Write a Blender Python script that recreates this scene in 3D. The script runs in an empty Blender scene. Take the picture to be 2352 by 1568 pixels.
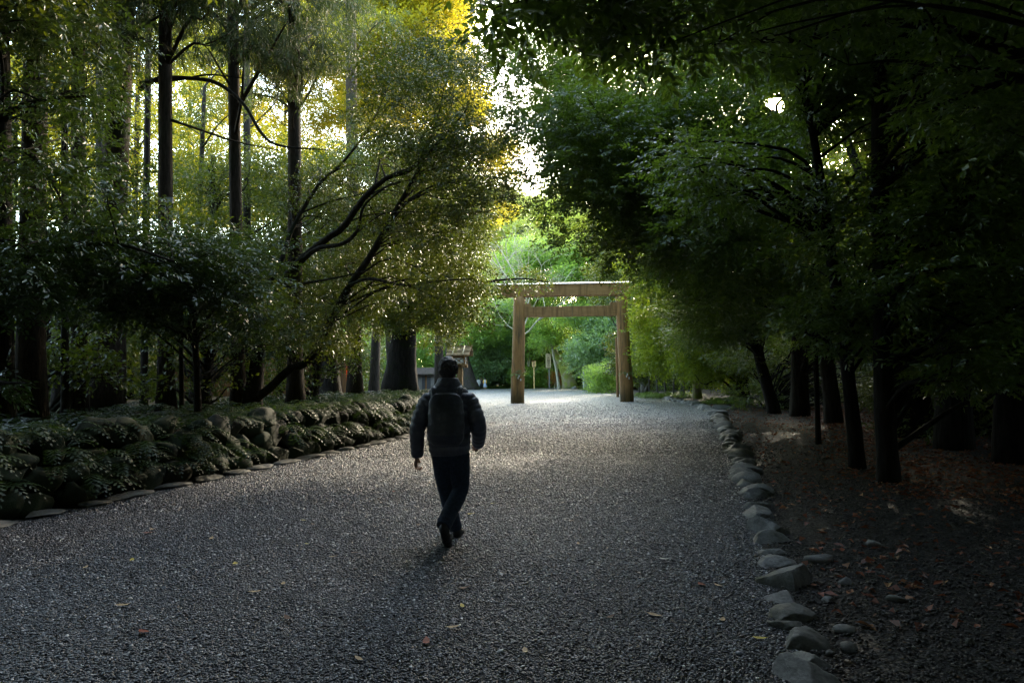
import bpy, math, random
import numpy as np
from mathutils import Vector, Matrix, noise

SC = bpy.context.scene
COL = SC.collection
rng = np.random.default_rng(7)
random.seed(7)
R = math.radians

# ------------------------------------------------------------------ camera
CAM = np.array([0.0, 0.0, 1.5])
PITCH, ROLL, FPX = R(3.07), R(0.85), 1568.0          # FPX: focal length in pixels of a 2352 px wide frame (24 mm lens)
_f = np.array([0, math.cos(PITCH), math.sin(PITCH)])
_u0 = np.array([0, -math.sin(PITCH), math.cos(PITCH)])
_x0 = np.array([1.0, 0, 0])
_r = math.cos(ROLL) * _x0 - math.sin(ROLL) * _u0
_u = math.cos(ROLL) * _u0 + math.sin(ROLL) * _x0


def ray(px, py):
    return _f + _r * ((px - 1176) / FPX) + _u * ((784 - py) / FPX)


def at(px, py, d):
    """World point at depth d (metres along +Y) measured on the photograph."""
    v = ray(px, py)
    return CAM + v * (d / v[1])


def ground(px, py, z=0.0):
    v = ray(px, py)
    t = (z - CAM[2]) / v[2]
    return CAM + v * t


def foot(px, d, z):
    """World point of height z at depth d in picture column px."""
    py = 900.0
    for _ in range(4):
        a, b = at(px, py, d), at(px, py + 1, d)
        py += (z - a[2]) / (b[2] - a[2])
    return at(px, py, d)


cam_d = bpy.data.cameras.new("camera")
cam_d.sensor_width = 36.0
cam_d.lens = 24.0
cam_d.clip_start = 0.05
cam_d.clip_end = 6000.0
cam = bpy.data.objects.new("camera", cam_d)
COL.objects.link(cam)
m = Matrix((( _r[0], _u[0], -_f[0], CAM[0]), (_r[1], _u[1], -_f[1], CAM[1]), (_r[2], _u[2], -_f[2], CAM[2]), (0, 0, 0, 1)))
cam.matrix_world = m
SC.camera = cam

# ------------------------------------------------------------------ light
SUN = ray(1783, 238)
SUN = SUN / np.linalg.norm(SUN)
elev = math.asin(SUN[2])
azim = math.atan2(SUN[0], SUN[1])
world = bpy.data.worlds.new("World")
SC.world = world
world.use_nodes = True
wn = world.node_tree
sky = wn.nodes.new('ShaderNodeTexSky')
sky.sky_type = 'NISHITA'
sky.sun_disc = False
sky.sun_elevation = elev
sky.sun_rotation = azim
sky.air_density = 1.0
sky.dust_density = 1.2
sky.ozone_density = 1.0
wb = wn.nodes.new('ShaderNodeMix')          # warm daylight balance of the photograph
wb.data_type = 'RGBA'
wb.blend_type = 'MULTIPLY'
wb.inputs[0].default_value = 1.0
wb.inputs[7].default_value = (1.07, 1.0, 0.83, 1.0)
wn.links.new(sky.outputs[0], wb.inputs[6])
wn.links.new(wb.outputs[2], wn.nodes['Background'].inputs[0])
wn.nodes['Background'].inputs[1].default_value = 2.0
sun_d = bpy.data.lights.new("sun", 'SUN')
sun_d.energy = 5.0
sun_d.angle = R(0.5)
sun_d.color = (1.0, 0.88, 0.68)
sun = bpy.data.objects.new("sun", sun_d)
COL.objects.link(sun)
sun.rotation_euler = Vector(SUN).to_track_quat('Z', 'Y').to_euler()
sun.location = (20, 40, 40)

SC.view_settings.view_transform = 'Standard'
SC.view_settings.look = 'None'
SC.view_settings.exposure = 0
SC.render.engine = 'CYCLES'
cy = SC.cycles
cy.max_bounces = 7
cy.diffuse_bounces = 4
cy.glossy_bounces = 2
cy.transmission_bounces = 4
cy.transparent_max_bounces = 4
cy.sample_clamp_indirect = 4.0
cy.caustics_reflective = False
cy.caustics_refractive = False
cy.use_denoising = True


# ------------------------------------------------------------------ mesh helpers
def mesh_from(name, V, F, smooth=True, attrs=None):
    """V (n,3); F: list of int arrays, each (m,k)."""
    V = np.asarray(V, dtype=np.float32)
    F = [np.asarray(f, dtype=np.int32) for f in F if len(f)]
    me = bpy.data.meshes.new(name)
    me.vertices.add(len(V))
    me.vertices.foreach_set('co', V.ravel())
    loops = np.concatenate([f.ravel() for f in F])
    tot = np.concatenate([np.full(len(f), f.shape[1], dtype=np.int32) for f in F])
    start = np.concatenate([[0], np.cumsum(tot)[:-1]]).astype(np.int32)
    me.loops.add(len(loops))
    me.loops.foreach_set('vertex_index', loops)
    me.polygons.add(len(tot))
    me.polygons.foreach_set('loop_start', start)
    try:
        me.polygons.foreach_set('loop_total', tot)
    except Exception:
        pass
    me.polygons.foreach_set('use_smooth', np.full(len(tot), smooth, dtype=bool))
    if attrs:
        for k, a in attrs.items():
            at_ = me.attributes.new(k, 'FLOAT', 'POINT')
            at_.data.foreach_set('value', np.asarray(a, dtype=np.float32))
    me.update(calc_edges=True)
    return me


def link(name, me, mat=None, parent=None, loc=None):
    o = bpy.data.objects.new(name, me)
    COL.objects.link(o)
    if mat is not None:
        me.materials.append(mat)
    if parent is not None:
        o.parent = parent
    if loc is not None:
        o.location = loc
    return o


def tag(o, label=None, cat=None, group=None, kind=None):
    if label:
        o['label'] = label
    if cat:
        o['category'] = cat
    if group:
        o['group'] = group
    if kind:
        o['kind'] = kind
    return o


def thing(name, label, cat, loc=(0, 0, 0), rotz=0.0, group=None):
    o = bpy.data.objects.new(name, None)
    o.empty_display_size = 0.3
    COL.objects.link(o)
    o.location = loc
    o.rotation_euler = (0, 0, rotz)
    return tag(o, label, cat, group)


class MB:
    """Collects shapes for ONE mesh."""
    def __init__(self):
        self.V, self.F, self.n = [], {}, 0

    def add(self, V, faces):
        V = np.asarray(V, dtype=float)
        for f in faces:
            self.F.setdefault(len(f), []).append([i + self.n for i in f])
        self.V.append(V)
        self.n += len(V)

    def addarr(self, V, Fq):
        Fq = np.asarray(Fq)
        self.F.setdefault(Fq.shape[1], []).extend((Fq + self.n).tolist())
        self.V.append(np.asarray(V, dtype=float))
        self.n += len(V)

    def box(self, c, s, rotz=0.0, top=1.0):
        x, y, z = s[0] / 2, s[1] / 2, s[2] / 2
        P = np.array([[-x, -y, -z], [x, -y, -z], [x, y, -z], [-x, y, -z],
                      [-x * top, -y * top, z], [x * top, -y * top, z], [x * top, y * top, z], [-x * top, y * top, z]])
        cr, sr = math.cos(rotz), math.sin(rotz)
        P = P @ np.array([[cr, sr, 0], [-sr, cr, 0], [0, 0, 1]])
        self.add(P + np.asarray(c), [[3, 2, 1, 0], [4, 5, 6, 7], [0, 1, 5, 4], [1, 2, 6, 5], [2, 3, 7, 6], [3, 0, 4, 7]])

    def prism(self, prof, a, b, axis=0):
        """profile of 2-D points extruded along axis from a to b"""
        n = len(prof)
        def p3(u, v, w):
            return [w, u, v] if axis == 0 else ([u, w, v] if axis == 1 else [u, v, w])
        V = [p3(u, v, a) for u, v in prof] + [p3(u, v, b) for u, v in prof]
        F = [[i, (i + 1) % n, n + (i + 1) % n, n + i] for i in range(n)]
        F += [list(range(n))[::-1], list(range(n, 2 * n))]
        self.add(V, F)

    def tube(self, pts, rad, sides=8, cap=True, ell=1.0, wob=0.0, seed=0):
        V, F = tube_arr(pts, rad, sides, ell, wob, seed)
        self.addarr(V, F)
        if cap:
            n = len(V)
            base = self.n - n
            self.F.setdefault(sides, []).append([base + i for i in range(sides)][::-1])
            self.F.setdefault(sides, []).append([base + n - sides + i for i in range(sides)])

    def ball(self, c, r, seg=14, rings=9):
        c = np.asarray(c)
        r = np.ones(3) * np.asarray(r)
        V = [[0, 0, -1]]
        for i in range(1, rings):
            t = math.pi * i / rings - math.pi / 2
            for j in range(seg):
                a = 2 * math.pi * j / seg
                V.append([math.cos(t) * math.cos(a), math.cos(t) * math.sin(a), math.sin(t)])
        V.append([0, 0, 1])
        F = []
        for j in range(seg):
            F.append([0, 1 + (j + 1) % seg, 1 + j])
            F.append([len(V) - 1, len(V) - 1 - seg + j, len(V) - 1 - seg + (j + 1) % seg])
        for i in range(rings - 2):
            for j in range(seg):
                a = 1 + i * seg
                F.append([a + j, a + (j + 1) % seg, a + seg + (j + 1) % seg, a + seg + j])
        self.add(np.array(V) * r + c, F)

    def mesh(self, name, smooth=True):
        V = np.concatenate(self.V)
        return mesh_from(name, V, [np.array(f) for f in self.F.values()], smooth)

    def build(self, name, mat, parent=None, smooth=False, loc=None, bevel=0.0):
        o = link(name, self.mesh(name, smooth), mat, parent, loc)
        if bevel:
            b = o.modifiers.new('bevel', 'BEVEL')
            b.width = bevel
            b.segments = 2
            b.limit_method = 'ANGLE'
        return o


def spline(pts, n):
    """Catmull-Rom through rows of pts (any width)."""
    P = np.asarray(pts, dtype=float)
    if len(P) == 2:
        t = np.linspace(0, 1, n)[:, None]
        return P[0] * (1 - t) + P[1] * t
    P = np.vstack([2 * P[0] - P[1], P, 2 * P[-1] - P[-2]])
    k = len(P) - 3
    out = []
    for s in np.linspace(0, k - 1e-6, n):
        i = int(s)
        t = s - i
        a, b, c, d = P[i:i + 4]
        out.append(0.5 * (2 * b + (c - a) * t + (2 * a - 5 * b + 4 * c - d) * t * t + (3 * b - a - 3 * c + d) * t ** 3))
    return np.array(out)


def tube_arr(pts, rad, sides=8, ell=1.0, wob=0.0, seed=0):
    P = np.asarray(pts, dtype=float)
    n = len(P)
    rad = np.ones(n) * np.asarray(rad, dtype=float)
    T = np.gradient(P, axis=0)
    T /= np.linalg.norm(T, axis=1)[:, None] + 1e-9
    ref = np.array([0, 1.0, 0]) if abs(T[:, 1]).mean() < 0.8 else np.array([0, 0, 1.0])
    A = np.cross(ref, T)
    A /= np.linalg.norm(A, axis=1)[:, None] + 1e-9
    B = np.cross(T, A)
    ang = np.linspace(0, 2 * math.pi, sides, endpoint=False)
    rr = np.ones((n, sides))
    if wob:
        g = np.random.default_rng(seed)
        lob = g.normal(0, 1, sides)
        rr += wob * (0.7 * lob[None] + 0.5 * g.normal(0, 1, (n, sides)))
    V = P[:, None] + (rad[:, None] * rr)[..., None] * (np.cos(ang)[None, :, None] * A[:, None] + ell * np.sin(ang)[None, :, None] * B[:, None])
    i = np.arange(n - 1)[:, None] * sides
    j = np.arange(sides)[None]
    k = (j + 1) % sides
    F = np.stack([i + j, i + k, i + sides + k, i + sides + j], -1).reshape(-1, 4)
    return V.reshape(-1, 3), F


def fuse(name, mb, voxel, smooth_it=2, fac=0.5):
    """One continuous surface from overlapping solids."""
    me = mb.mesh(name)
    o = bpy.data.objects.new(name, me)
    COL.objects.link(o)
    r = o.modifiers.new('r', 'REMESH')
    r.mode = 'VOXEL'
    r.voxel_size = voxel
    r.use_smooth_shade = True
    s = o.modifiers.new('s', 'SMOOTH')
    s.factor = fac
    s.iterations = smooth_it
    dg = bpy.context.evaluated_depsgraph_get()
    out = bpy.data.meshes.new_from_object(o.evaluated_get(dg))
    bpy.data.objects.remove(o)
    bpy.data.meshes.remove(me)
    out.name = name
    for p in out.polygons:
        p.use_smooth = True
    return out


def ico(sub):
    import bmesh
    bm = bmesh.new()
    bmesh.ops.create_icosphere(bm, subdivisions=sub, radius=1.0)
    V = np.array([v.co[:] for v in bm.verts])
    F = np.array([[v.index for v in f.verts] for f in bm.faces])
    bm.free()
    return V, F


ICO2, ICO3, ICO4 = ico(2), ico(3), ico(5)


def rock_arr(size, seed, sub=ICO3, rough=0.25, flat=True, cuts=7):
    """A stone: a sphere cut by random planes, with noise."""
    g = np.random.default_rng(seed)
    V, F = sub
    V = V.copy()
    for _ in range(cuts):
        nrm = g.normal(0, 1, 3)
        nrm /= np.linalg.norm(nrm)
        h = g.uniform(0.42, 0.85)
        dd = V @ nrm
        V -= np.where(dd > h, (dd - h) * 0.96, 0)[:, None] * nrm
    off = Vector(g.uniform(-50, 50, 3))
    nz = np.array([noise.fractal(Vector(v) * 1.6 + off, 0.75, 2.2, 6) for v in V])
    V = V * (1 + rough * 0.45 * nz[:, None])
    V = V - (V.max(0) + V.min(0)) / 2
    V = V / np.abs(V).max(0) * np.asarray(size) / 2
    if flat:
        V[:, 2] = np.where(V[:, 2] < 0, V[:, 2] * 0.4, V[:, 2])
    return V, F


# ------------------------------------------------------------------ materials
def mat(name):
    M = bpy.data.materials.new(name)
    M.use_nodes = True
    nt = M.node_tree
    return M, nt, nt.nodes['Principled BSDF'], nt.nodes['Material Output']


def nd(nt, t, **kw):
    n = nt.nodes.new(t)
    for k, v in kw.items():
        if k.startswith('_'):
            setattr(n, k[1:], v)
        else:
            n.inputs[k].default_value = v
    return n


def ramp(nt, fac, stops):
    n = nt.nodes.new('ShaderNodeValToRGB')
    e = n.color_ramp.elements
    while len(e) < len(stops):
        e.new(0.5)
    for q, (p, c) in zip(e, stops):
        q.position = p
        q.color = (*c, 1.0) if len(c) == 3 else c
    nt.links.new(fac, n.inputs[0])
    return n


def mixc(nt, fac, a, b, blend='MIX'):
    n = nt.nodes.new('ShaderNodeMix')
    n.data_type = 'RGBA'
    n.blend_type = blend
    for sock, v in ((n.inputs[0], fac), (n.inputs[6], a), (n.inputs[7], b)):
        if hasattr(v, 'is_linked') or hasattr(v, 'links'):
            nt.links.new(v, sock)
        elif isinstance(v, (int, float)):
            sock.default_value = v
        else:
            sock.default_value = (*v, 1.0)
    return n.outputs[2]


def bump(nt, bsdf, height, strength, dist=0.02):
    b = nd(nt, 'ShaderNodeBump', Strength=strength, Distance=dist)
    nt.links.new(height, b.inputs['Height'])
    nt.links.new(b.outputs[0], bsdf.inputs['Normal'])
    return b


def coords(nt, scale=(1, 1, 1), which='Object'):
    tc = nt.nodes.new('ShaderNodeTexCoord')
    mp = nt.nodes.new('ShaderNodeMapping')
    mp.inputs['Scale'].default_value = scale
    nt.links.new(tc.outputs[which], mp.inputs[0])
    return mp.outputs[0]


def tex(nt, kind, vec, **kw):
    n = nt.nodes.new({'noise': 'ShaderNodeTexNoise', 'voronoi': 'ShaderNodeTexVoronoi', 'wave': 'ShaderNodeTexWave'}[kind])
    for k, v in kw.items():
        if k.startswith('_'):
            setattr(n, k[1:], v)
        else:
            n.inputs[k].default_value = v
    nt.links.new(vec, n.inputs['Vector'])
    return n


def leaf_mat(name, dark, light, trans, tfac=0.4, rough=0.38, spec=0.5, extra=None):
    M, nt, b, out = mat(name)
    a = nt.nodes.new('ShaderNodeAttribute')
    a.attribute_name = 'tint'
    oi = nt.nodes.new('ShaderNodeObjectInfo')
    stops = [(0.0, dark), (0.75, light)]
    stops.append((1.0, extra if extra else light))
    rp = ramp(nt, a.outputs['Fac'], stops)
    hv = nd(nt, 'ShaderNodeHueSaturation', Fac=1.0)
    mr = nd(nt, 'ShaderNodeMapRange')
    mr.inputs['To Min'].default_value = 0.8
    mr.inputs['To Max'].default_value = 1.2
    nt.links.new(oi.outputs['Random'], mr.inputs[0])
    nt.links.new(mr.outputs[0], hv.inputs['Value'])
    nt.links.new(rp.outputs[0], hv.inputs['Color'])
    nt.links.new(hv.outputs[0], b.inputs['Base Color'])
    b.inputs['Roughness'].default_value = rough
    b.inputs['Specular IOR Level'].default_value = spec
    tr = nt.nodes.new('ShaderNodeBsdfTranslucent')
    tcol = mixc(nt, a.outputs['Fac'], trans, tuple(min(1, c * 1.5) for c in trans))
    nt.links.new(tcol, tr.inputs[0])
    mx = nt.nodes.new('ShaderNodeMixShader')
    mx.inputs[0].default_value = tfac
    nt.links.new(b.outputs[0], mx.inputs[1])
    nt.links.new(tr.outputs[0], mx.inputs[2])
    nt.links.new(mx.outputs[0], out.inputs[0])
    return M


def bark_mat(name, c1, c2, moss=None, vscale=6.0, mossamt=0.5):
    M, nt, b, out = mat(name)
    v = coords(nt, (vscale, vscale, vscale * 0.16))
    n1 = tex(nt, 'noise', v, Scale=3.0, Detail=6.0, Roughness=0.65)
    v2 = coords(nt, (1, 1, 1))
    n2 = tex(nt, 'noise', v2, Scale=1.2, Detail=3.0)
    rp = ramp(nt, n1.outputs[0], [(0.3, c1), (0.7, c2)])
    c = rp.outputs[0]
    if moss:
        mk = ramp(nt, n2.outputs[0], [(0.62 - 0.25 * mossamt, (0, 0, 0)), (0.75 - 0.2 * mossamt, (1, 1, 1))])
        c = mixc(nt, mk.outputs[0], c, moss)
    nt.links.new(c, b.inputs['Base Color'])
    b.inputs['Roughness'].default_value = 0.9
    b.inputs['Specular IOR Level'].default_value = 0.2
    bump(nt, b, n1.outputs[0], 0.9, 0.05)
    return M


def wood_mat(name, c1, c2, stain=(0.03, 0.028, 0.02), axis=2, rough=0.75, moss=None, foot=False):
    M, nt, b, out = mat(name)
    sc = [9, 9, 9]
    sc[axis] = 0.7
    n1 = tex(nt, 'noise', coords(nt, sc), Scale=2.5, Detail=8.0, Roughness=0.6)
    n2 = tex(nt, 'noise', coords(nt, (3.0, 3.0, 0.3)), Scale=1.9, Detail=6.0, Roughness=0.65)
    c = ramp(nt, n1.outputs[0], [(0.3, c1), (0.7, c2)]).outputs[0]
    st = ramp(nt, n2.outputs[0], [(0.47, (0, 0, 0)), (0.68, (1, 1, 1))])
    c = mixc(nt, st.outputs[0], c, stain)
    if moss:
        n3 = tex(nt, 'noise', coords(nt, (0.8, 0.8, 0.8)), Scale=1.1, Detail=4.0)
        mk = ramp(nt, n3.outputs[0], [(0.5, (0, 0, 0)), (0.7, (1, 1, 1))])
        c = mixc(nt, mk.outputs[0], c, moss)
    if foot:                                   # damp, dark end grain near the ground
        sx = nt.nodes.new('ShaderNodeSeparateXYZ')
        nt.links.new(coords(nt), sx.inputs[0])
        n5 = tex(nt, 'noise', coords(nt, (4, 4, 1)), Scale=2.0, Detail=3.0)
        ma = nd(nt, 'ShaderNodeMath', _operation='MULTIPLY_ADD')
        ma.inputs[1].default_value = -0.6
        nt.links.new(n5.outputs[0], ma.inputs[0])
        nt.links.new(sx.outputs[2], ma.inputs[2])
        ft = ramp(nt, ma.outputs[0], [(0.0, (0.3, 0.34, 0.26)), (0.75, (1, 1, 1))])
        c = mixc(nt, 1.0, c, ft.outputs[0], 'MULTIPLY')
    nt.links.new(c, b.inputs['Base Color'])
    b.inputs['Roughness'].default_value = rough
    b.inputs['Specular IOR Level'].default_value = 0.3
    bump(nt, b, n1.outputs[0], 0.35, 0.01)
    return M


def plain(name, c, rough=0.7, spec=0.3, var=0.25, scale=14.0, bmp=0.15, sheen=0.0):
    M, nt, b, out = mat(name)
    n1 = tex(nt, 'noise', coords(nt), Scale=scale, Detail=4.0)
    lo = tuple(x * (1 - var) for x in c)
    hi = tuple(min(1, x * (1 + var)) for x in c)
    nt.links.new(ramp(nt, n1.outputs[0], [(0.3, lo), (0.7, hi)]).outputs[0], b.inputs['Base Color'])
    b.inputs['Roughness'].default_value = rough
    b.inputs['Specular IOR Level'].default_value = spec
    if sheen:
        b.inputs['Sheen Weight'].default_value = sheen
    if bmp:
        bump(nt, b, n1.outputs[0], bmp, 0.01)
    return M


def gravel_mat(name, scale, stops, rough=0.45, brown=0.0, spec=0.6, strength=1.0):
    M, nt, b, out = mat(name)
    v = coords(nt)
    wob = tex(nt, 'noise', v, Scale=scale * 0.6, Detail=2.0)
    vadd = nt.nodes.new('ShaderNodeVectorMath')
    vadd.operation = 'MULTIPLY_ADD'
    vadd.inputs[1].default_value = (0.02,) * 3
    nt.links.new(wob.outputs['Color'], vadd.inputs[0])
    nt.links.new(v, vadd.inputs[2])
    vo = tex(nt, 'voronoi', vadd.outputs[0], Scale=scale, Randomness=1.0)
    sep = nt.nodes.new('ShaderNodeSeparateColor')
    nt.links.new(vo.outputs['Color'], sep.inputs[0])
    c = ramp(nt, sep.outputs[0], stops).outputs[0]
    # brownish pebbles here and there
    hue = ramp(nt, sep.outputs[1], [(0.80, (0, 0, 0)), (0.84, (1, 1, 1))])
    c = mixc(nt, hue.outputs[0], c, (0.9, 0.62, 0.36), 'MULTIPLY') if True else c
    # gaps between pebbles are dark
    gap = ramp(nt, vo.outputs['Distance'], [(0.35, (1, 1, 1)), (0.75, (0.15, 0.15, 0.15))])
    c = mixc(nt, 1.0, c, gap.outputs[0], 'MULTIPLY')
    # drifts
    n2 = tex(nt, 'noise', coords(nt), Scale=0.8, Detail=6.0, Roughness=0.65)
    dr = ramp(nt, n2.outputs[0], [(0.3, (0.62, 0.62, 0.62)), (0.7, (1.25, 1.25, 1.25))])
    c = mixc(nt, 1.0, c, dr.outputs[0], 'MULTIPLY')
    if brown:
        n3 = tex(nt, 'noise', coords(nt), Scale=0.5, Detail=5.0)
        mk = ramp(nt, n3.outputs[0], [(0.35, (0, 0, 0)), (0.7, (1, 1, 1))])
        c2 = mixc(nt, brown, c, (0.02, 0.013, 0.008))
        c = mixc(nt, mk.outputs[0], c, c2)
    nt.links.new(c, b.inputs['Base Color'])
    rr = ramp(nt, sep.outputs[2], [(0.0, (rough * 0.7,) * 3), (1.0, (min(1, rough * 1.35),) * 3)])
    nt.links.new(rr.outputs[0], b.inputs['Roughness'])
    b.inputs['Specular IOR Level'].default_value = spec
    # domed pebbles, each tilted its own way
    inv = nd(nt, 'ShaderNodeMath', _operation='SUBTRACT')
    inv.inputs[0].default_value = 1.0
    nt.links.new(vo.outputs['Distance'], inv.inputs[1])
    add = nd(nt, 'ShaderNodeMath', _operation='MULTIPLY_ADD')
    add.inputs[1].default_value = 0.9
    nt.links.new(sep.outputs[2], add.inputs[0])
    nt.links.new(inv.outputs[0], add.inputs[2])
    n4 = tex(nt, 'noise', coords(nt), Scale=7.0, Detail=5.0, Roughness=0.6)
    ad2 = nd(nt, 'ShaderNodeMath', _operation='MULTIPLY_ADD')
    ad2.inputs[1].default_value = 1.8
    nt.links.new(n4.outputs[0], ad2.inputs[0])
    nt.links.new(add.outputs[0], ad2.inputs[2])
    bump(nt, b, ad2.outputs[0], strength, 0.6 / scale)
    return M


def soil_mat(name, c1, c2, c3, scale=3.0):
    M, nt, b, out = mat(name)
    n1 = tex(nt, 'noise', coords(nt), Scale=scale, Detail=8.0, Roughness=0.7)
    n2 = tex(nt, 'noise', coords(nt), Scale=scale * 9, Detail=4.0)
    c = ramp(nt, n1.outputs[0], [(0.3, c1), (0.55, c2), (0.75, c3)]).outputs[0]
    g = ramp(nt, n2.outputs[0], [(0.3, (0.5, 0.5, 0.5)), (0.7, (1.3, 1.3, 1.3))])
    c = mixc(nt, 1.0, c, g.outputs[0], 'MULTIPLY')
    nt.links.new(c, b.inputs['Base Color'])
    b.inputs['Roughness'].default_value = 0.95
    b.inputs['Specular IOR Level'].default_value = 0.15
    bump(nt, b, n2.outputs[0], 0.8, 0.04)
    return M


def stone_mat(name, c1, c2, moss=None, mossamt=0.5, rough=0.75):
    M, nt, b, out = mat(name)
    oi = nt.nodes.new('ShaderNodeObjectInfo')
    v = coords(nt, which='Object')
    off = nt.nodes.new('ShaderNodeVectorMath')
    off.operation = 'MULTIPLY_ADD'
    off.inputs[1].default_value = (37.0,) * 3
    nt.links.new(oi.outputs['Random'], off.inputs[0])
    nt.links.new(v, off.inputs[2])
    v = off.outputs[0]
    n1 = tex(nt, 'noise', v, Scale=5.0, Detail=9.0, Roughness=0.7)
    n2 = tex(nt, 'noise', v, Scale=1.6, Detail=5.0)
    n3 = tex(nt, 'noise', v, Scale=55.0, Detail=3.0)
    c = ramp(nt, n1.outputs[0], [(0.3, c1), (0.68, c2)]).outputs[0]
    sp = ramp(nt, n3.outputs[0], [(0.3, (0.7,) * 3), (0.7, (1.2,) * 3)])
    c = mixc(nt, 1.0, c, sp.outputs[0], 'MULTIPLY')
    if moss:
        mk = ramp(nt, n2.outputs[0], [(0.6 - 0.3 * mossamt, (0, 0, 0)), (0.75 - 0.25 * mossamt, (1, 1, 1))])
        c = mixc(nt, mk.outputs[0], c, moss)
    nt.links.new(c, b.inputs['Base Color'])
    b.inputs['Roughness'].default_value = rough
    b.inputs['Specular IOR Level'].default_value = 0.35
    bump(nt, b, n1.outputs[0], 0.5, 0.03)
    return M


MT = {}
MT['gravel'] = gravel_mat('gravel_grey', 62.0, [(0.0, (0.07, 0.071, 0.075)), (0.35, (0.28, 0.284, 0.292)), (0.65, (0.55, 0.555, 0.565)), (0.93, (0.88, 0.88, 0.88))], rough=0.34, spec=1.0, strength=1.0)
MT['gravel_shade_tint'] = gravel_mat('gravel_shade_tint', 70.0, [(0.0, (0.006, 0.007, 0.009)), (0.45, (0.024, 0.026, 0.032)), (0.75, (0.085, 0.09, 0.1)), (0.93, (0.4, 0.4, 0.41))], rough=0.4, spec=0.5)  # dark copy of the gravel: canopy shade put into its colour
MT['verge'] = gravel_mat('gravel_verge', 48.0, [(0.0, (0.006, 0.006, 0.006)), (0.5, (0.024, 0.024, 0.023)), (0.85, (0.06, 0.058, 0.052)), (0.97, (0.16, 0.14, 0.11))], rough=0.6, brown=0.7, spec=0.3)
MT['soil'] = soil_mat('forest_soil', (0.012, 0.009, 0.006), (0.035, 0.025, 0.015), (0.03, 0.04, 0.015))
MT['bank'] = soil_mat('bank_soil', (0.012, 0.01, 0.006), (0.03, 0.027, 0.014), (0.022, 0.035, 0.012))
MT['wallstone'] = stone_mat('mossy_wall_stone', (0.014, 0.014, 0.012), (0.055, 0.052, 0.04), (0.014, 0.024, 0.005), 0.9, 0.85)
MT['kerb'] = stone_mat('kerb_stone', (0.09, 0.09, 0.088), (0.25, 0.25, 0.24), (0.05, 0.05, 0.03), 0.25, 0.6)
MT['slab'] = stone_mat('edging_slab', (0.09, 0.09, 0.085), (0.2, 0.195, 0.18), None)
MT['bark_dark'] = bark_mat('bark_dark', (0.012, 0.01, 0.009), (0.06, 0.05, 0.042), (0.03, 0.035, 0.015), 5.0, 0.3)
MT['bark_black'] = bark_mat('bark_black', (0.007, 0.006, 0.006), (0.032, 0.027, 0.023), (0.016, 0.02, 0.008), 5.0, 0.3)
MT['bark_cedar'] = bark_mat('bark_cedar', (0.016, 0.012, 0.009), (0.08, 0.058, 0.042), (0.032, 0.036, 0.02), 9.0, 0.35)
MT['bark_grey'] = bark_mat('bark_grey', (0.06, 0.06, 0.055), (0.2, 0.19, 0.17), (0.07, 0.08, 0.03), 5.0, 0.4)
MT['bark_pale'] = bark_mat('bark_pale', (0.2, 0.19, 0.15), (0.5, 0.48, 0.38), None, 5.0)
MT['bark_moss'] = bark_mat('bark_mossy', (0.16, 0.14, 0.09), (0.34, 0.3, 0.2), (0.2, 0.23, 0.05), 5.0, 0.9)
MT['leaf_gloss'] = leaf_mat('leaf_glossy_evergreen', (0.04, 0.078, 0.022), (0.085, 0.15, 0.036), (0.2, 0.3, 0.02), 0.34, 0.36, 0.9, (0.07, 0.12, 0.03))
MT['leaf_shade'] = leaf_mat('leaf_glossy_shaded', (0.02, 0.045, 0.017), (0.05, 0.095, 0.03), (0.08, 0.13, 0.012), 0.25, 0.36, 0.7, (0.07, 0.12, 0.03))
MT['leaf_left'] = leaf_mat('leaf_small_evergreen', (0.024, 0.048, 0.012), (0.06, 0.1, 0.02), (0.16, 0.2, 0.012), 0.34, 0.38, 0.55, (0.09, 0.11, 0.02))
MT['leaf_bent'] = leaf_mat('leaf_small_dark', (0.016, 0.036, 0.009), (0.044, 0.08, 0.016), (0.11, 0.14, 0.008), 0.3, 0.38, 0.6, (0.1, 0.11, 0.02))
MT['leaf_yellow'] = leaf_mat('leaf_yellow_green', (0.06, 0.1, 0.015), (0.13, 0.17, 0.02), (0.58, 0.49, 0.025), 0.52, 0.45, 0.4, (0.25, 0.2, 0.02))
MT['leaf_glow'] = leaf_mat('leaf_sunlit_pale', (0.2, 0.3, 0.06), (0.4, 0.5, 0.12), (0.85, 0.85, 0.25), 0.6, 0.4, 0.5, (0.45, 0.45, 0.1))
MT['leaf_lime'] = leaf_mat('leaf_lime_green', (0.06, 0.115, 0.016), (0.14, 0.21, 0.025), (0.36, 0.45, 0.025), 0.42, 0.4, 0.5, (0.16, 0.2, 0.03))
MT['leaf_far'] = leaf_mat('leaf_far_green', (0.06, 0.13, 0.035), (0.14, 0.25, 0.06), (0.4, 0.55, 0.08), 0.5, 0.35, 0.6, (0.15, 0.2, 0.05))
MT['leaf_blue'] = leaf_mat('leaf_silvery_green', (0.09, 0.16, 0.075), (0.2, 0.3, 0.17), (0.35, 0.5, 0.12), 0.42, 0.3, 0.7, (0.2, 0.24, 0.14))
MT['leaf_cedar'] = leaf_mat('needle_cedar', (0.02, 0.04, 0.015), (0.045, 0.08, 0.03), (0.07, 0.1, 0.02), 0.25, 0.55, 0.25, (0.16, 0.09, 0.03))
MT['leaf_red'] = leaf_mat('leaf_red_autumn', (0.4, 0.03, 0.015), (0.7, 0.06, 0.02), (0.9, 0.08, 0.02), 0.5, 0.5, 0.3, (0.7, 0.2, 0.05))
MT['leaf_rust'] = leaf_mat('leaf_rusty', (0.12, 0.06, 0.02), (0.25, 0.13, 0.03), (0.5, 0.25, 0.04), 0.45, 0.5, 0.3)
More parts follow.
